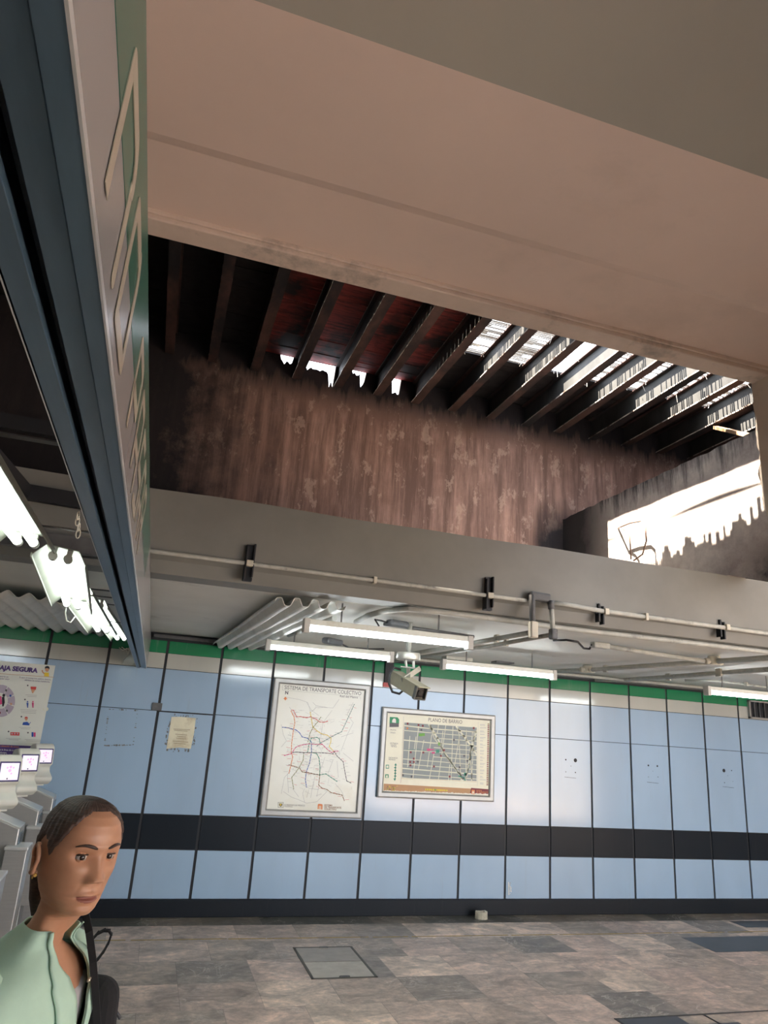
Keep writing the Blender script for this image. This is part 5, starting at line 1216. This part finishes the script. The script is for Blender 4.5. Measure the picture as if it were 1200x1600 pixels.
# lapels folded back over the front edges
for side in (0, 1):
    b = MB(); prev = None
    for i, z in enumerate(jz[:48]):
        g_ = gap(z); sg = 1 if side == 0 else -1; row = []
        wl_ = .26 * max(.25, min(1, (i + 3) / 14)) * max(.35, 1 - max(0, i - 22) / 34)
        for q in range(6):
            th = -.20 + sg * (g_ - .02 + wl_ * q / 5); row.append(b.bm.verts.new(world(headpt(th, z, jac(th, z) + .007 + .003 * math.sin(q / 5 * PI)), z)))
        if prev:
            for q in range(5): f_ = b.bm.faces.new((prev[q], prev[q + 1], row[q + 1], row[q])); f_.smooth = True
        prev = row
    o = b.build('lapel', M_mint, woman); md = o.modifiers.new('th', 'SOLIDIFY'); md.thickness = .003
for s in (1, -1):
    sh, el_, wr = ARM[s]; inn = B(s * .110, -.02, -.262)
    b = MB(); P_ = [inn, sh.lerp(inn, .35), sh, sh.lerp(el_, .35), sh.lerp(el_, .7), el_, el_.lerp(wr, .4), el_.lerp(wr, .85)]
    P2 = []; R2 = []; Rr = [.052, .060, .064, .063, .058, .054, .050, .046]
    for i in range(len(P_) - 1):
        for q in range(5):
            f_ = q / 5; P2.append(P_[i].lerp(P_[i + 1], f_)); R2.append(Rr[i] + (Rr[i + 1] - Rr[i]) * f_ + .0025 * math.sin((i * 5 + q) * 1.3))
    P2.append(P_[-1]); R2.append(Rr[-1])
    for it in range(3): P2 = [P2[0]] + [(P2[i - 1] + P2[i] * 2 + P2[i + 1]) / 4 for i in range(1, len(P2) - 1)] + [P2[-1]]
    b.tube(P2, R2, 26); b.build('sleeve', M_mint, woman)
g_ = gap(-.205)
p_ = world(headpt(g_ + .02, -.262, .034), -.262)
q_ = world(headpt(gap(-.262) - .15, -.262, .036), -.262)
MB().tube([world(headpt(-gap(-.262) - .03, -.262, .034), -.262), world(headpt(-gap(-.262) - .16, -.258, .034), -.258)], .0028, 8).build('pin', mat('pin_metal', (0.75, 0.72, 0.6), 0.3, 0.8), woman)
b = MB(); b.add(skinned([(ft[0][0] + Vector((0, 0, .08)), .10), (ft[0][0].lerp(ft[1][0], .5) + Vector((0, 0, .06)), .12), (ft[1][0] + Vector((0, 0, .08)), .10)], [(0, 1), (1, 2)]))
for hip, kn, an, toe in ft: b.tube([hip + Vector((0, 0, .11)), hip.lerp(kn, .5), kn, kn.lerp(an, .5), an + Vector((0, 0, .03))], [.105, .092, .072, .066, .056], 20)
b.build('trousers', M_trou, woman)
for hip, kn, an, toe in ft:
    d = (toe - an); d.z = 0; d.normalize(); b = MB(); b.tube([an - d * .06 + Vector((0, 0, -.04)), an - d * .02 + Vector((0, 0, -.035)), an + d * .08 + Vector((0, 0, -.048)), an + d * .15 + Vector((0, 0, -.055)), an + d * .18 + Vector((0, 0, -.06))], [.028, .045, .040, .034, .018], 14)
    b.build('shoe', M_rubber, woman)
M_bag = mat('black_nylon', (0.010, 0.010, 0.012), 0.95)
# black bag on her far shoulder, with a loop handle
bag = thing('shoulder_bag', "Black backpack worn on the woman's far shoulder, loop handle sticking up", 'bag', (HEAD_C.x + .1, HEAD_C.y + .05, 1.35))
def cam_at(x, y, d_): return Vector((0, 0, HC)) + ray(x, y) * d_
c = cam_at(122, 1592, 1.68) + Vector((0, 0, -.105)); RB = BM0.to_3x3()
def bagbox(cc, hx, hy, hz, nm, bv, m):
    b = MB(); b.hexa([cc + RB @ Vector(q) for q in ((-hx, -hy, -hz), (hx, -hy, -hz), (hx, hy, -hz), (-hx, hy, -hz), (-hx * .8, -hy * .9, hz), (hx * .8, -hy * .9, hz), (hx * .8, hy * .9, hz), (-hx * .8, hy * .9, hz))])
    return b.build(nm, m, bag, bevel=bv, seg=5)
bagbox(c, .055, .100, .20, 'bag_body', .045, M_bag)
bagbox(c + RB @ Vector((-.055, 0, -.06)), .022, .085, .10, 'front_pocket', .018, M_bag)
MB().tube([c + RB @ Vector((-.047, -.085 + .17 * k / 8, .10 + .05 * math.sin(PI * k / 8))) for k in range(9)], .004, 6).build('zip', mat('zip_grey', (.04, .04, .045), .5), bag)
S_ = [cam_at(x, y, d_) for x, y, d_ in ((133, 1424, 1.60), (139, 1455, 1.56), (145, 1500, 1.54), (149, 1550, 1.54), (152, 1600, 1.54), (154, 1680, 1.56))]
b = MB()
for a, c_ in zip(S_[:-1], S_[1:]): b.bar(a, c_ + (c_ - a) * .08, .015, .006, upv=(0, 1, 0))
b.build('shoulder_strap', M_bag, bag)
L_ = [cam_at(x, y, 1.60) for x, y in ((136, 1484), (142, 1470), (152, 1459), (162, 1454), (170, 1454), (174, 1460), (170, 1472), (163, 1485), (155, 1496), (146, 1506))]
b = MB()
for a, c_ in zip(L_[:-1], L_[1:]): b.bar(a, c_ + (c_ - a) * .15, .004, .014, upv=(0, 1, 0))
b.build('loop_handle', M_bag, bag)
bpy.context.view_layer.update()
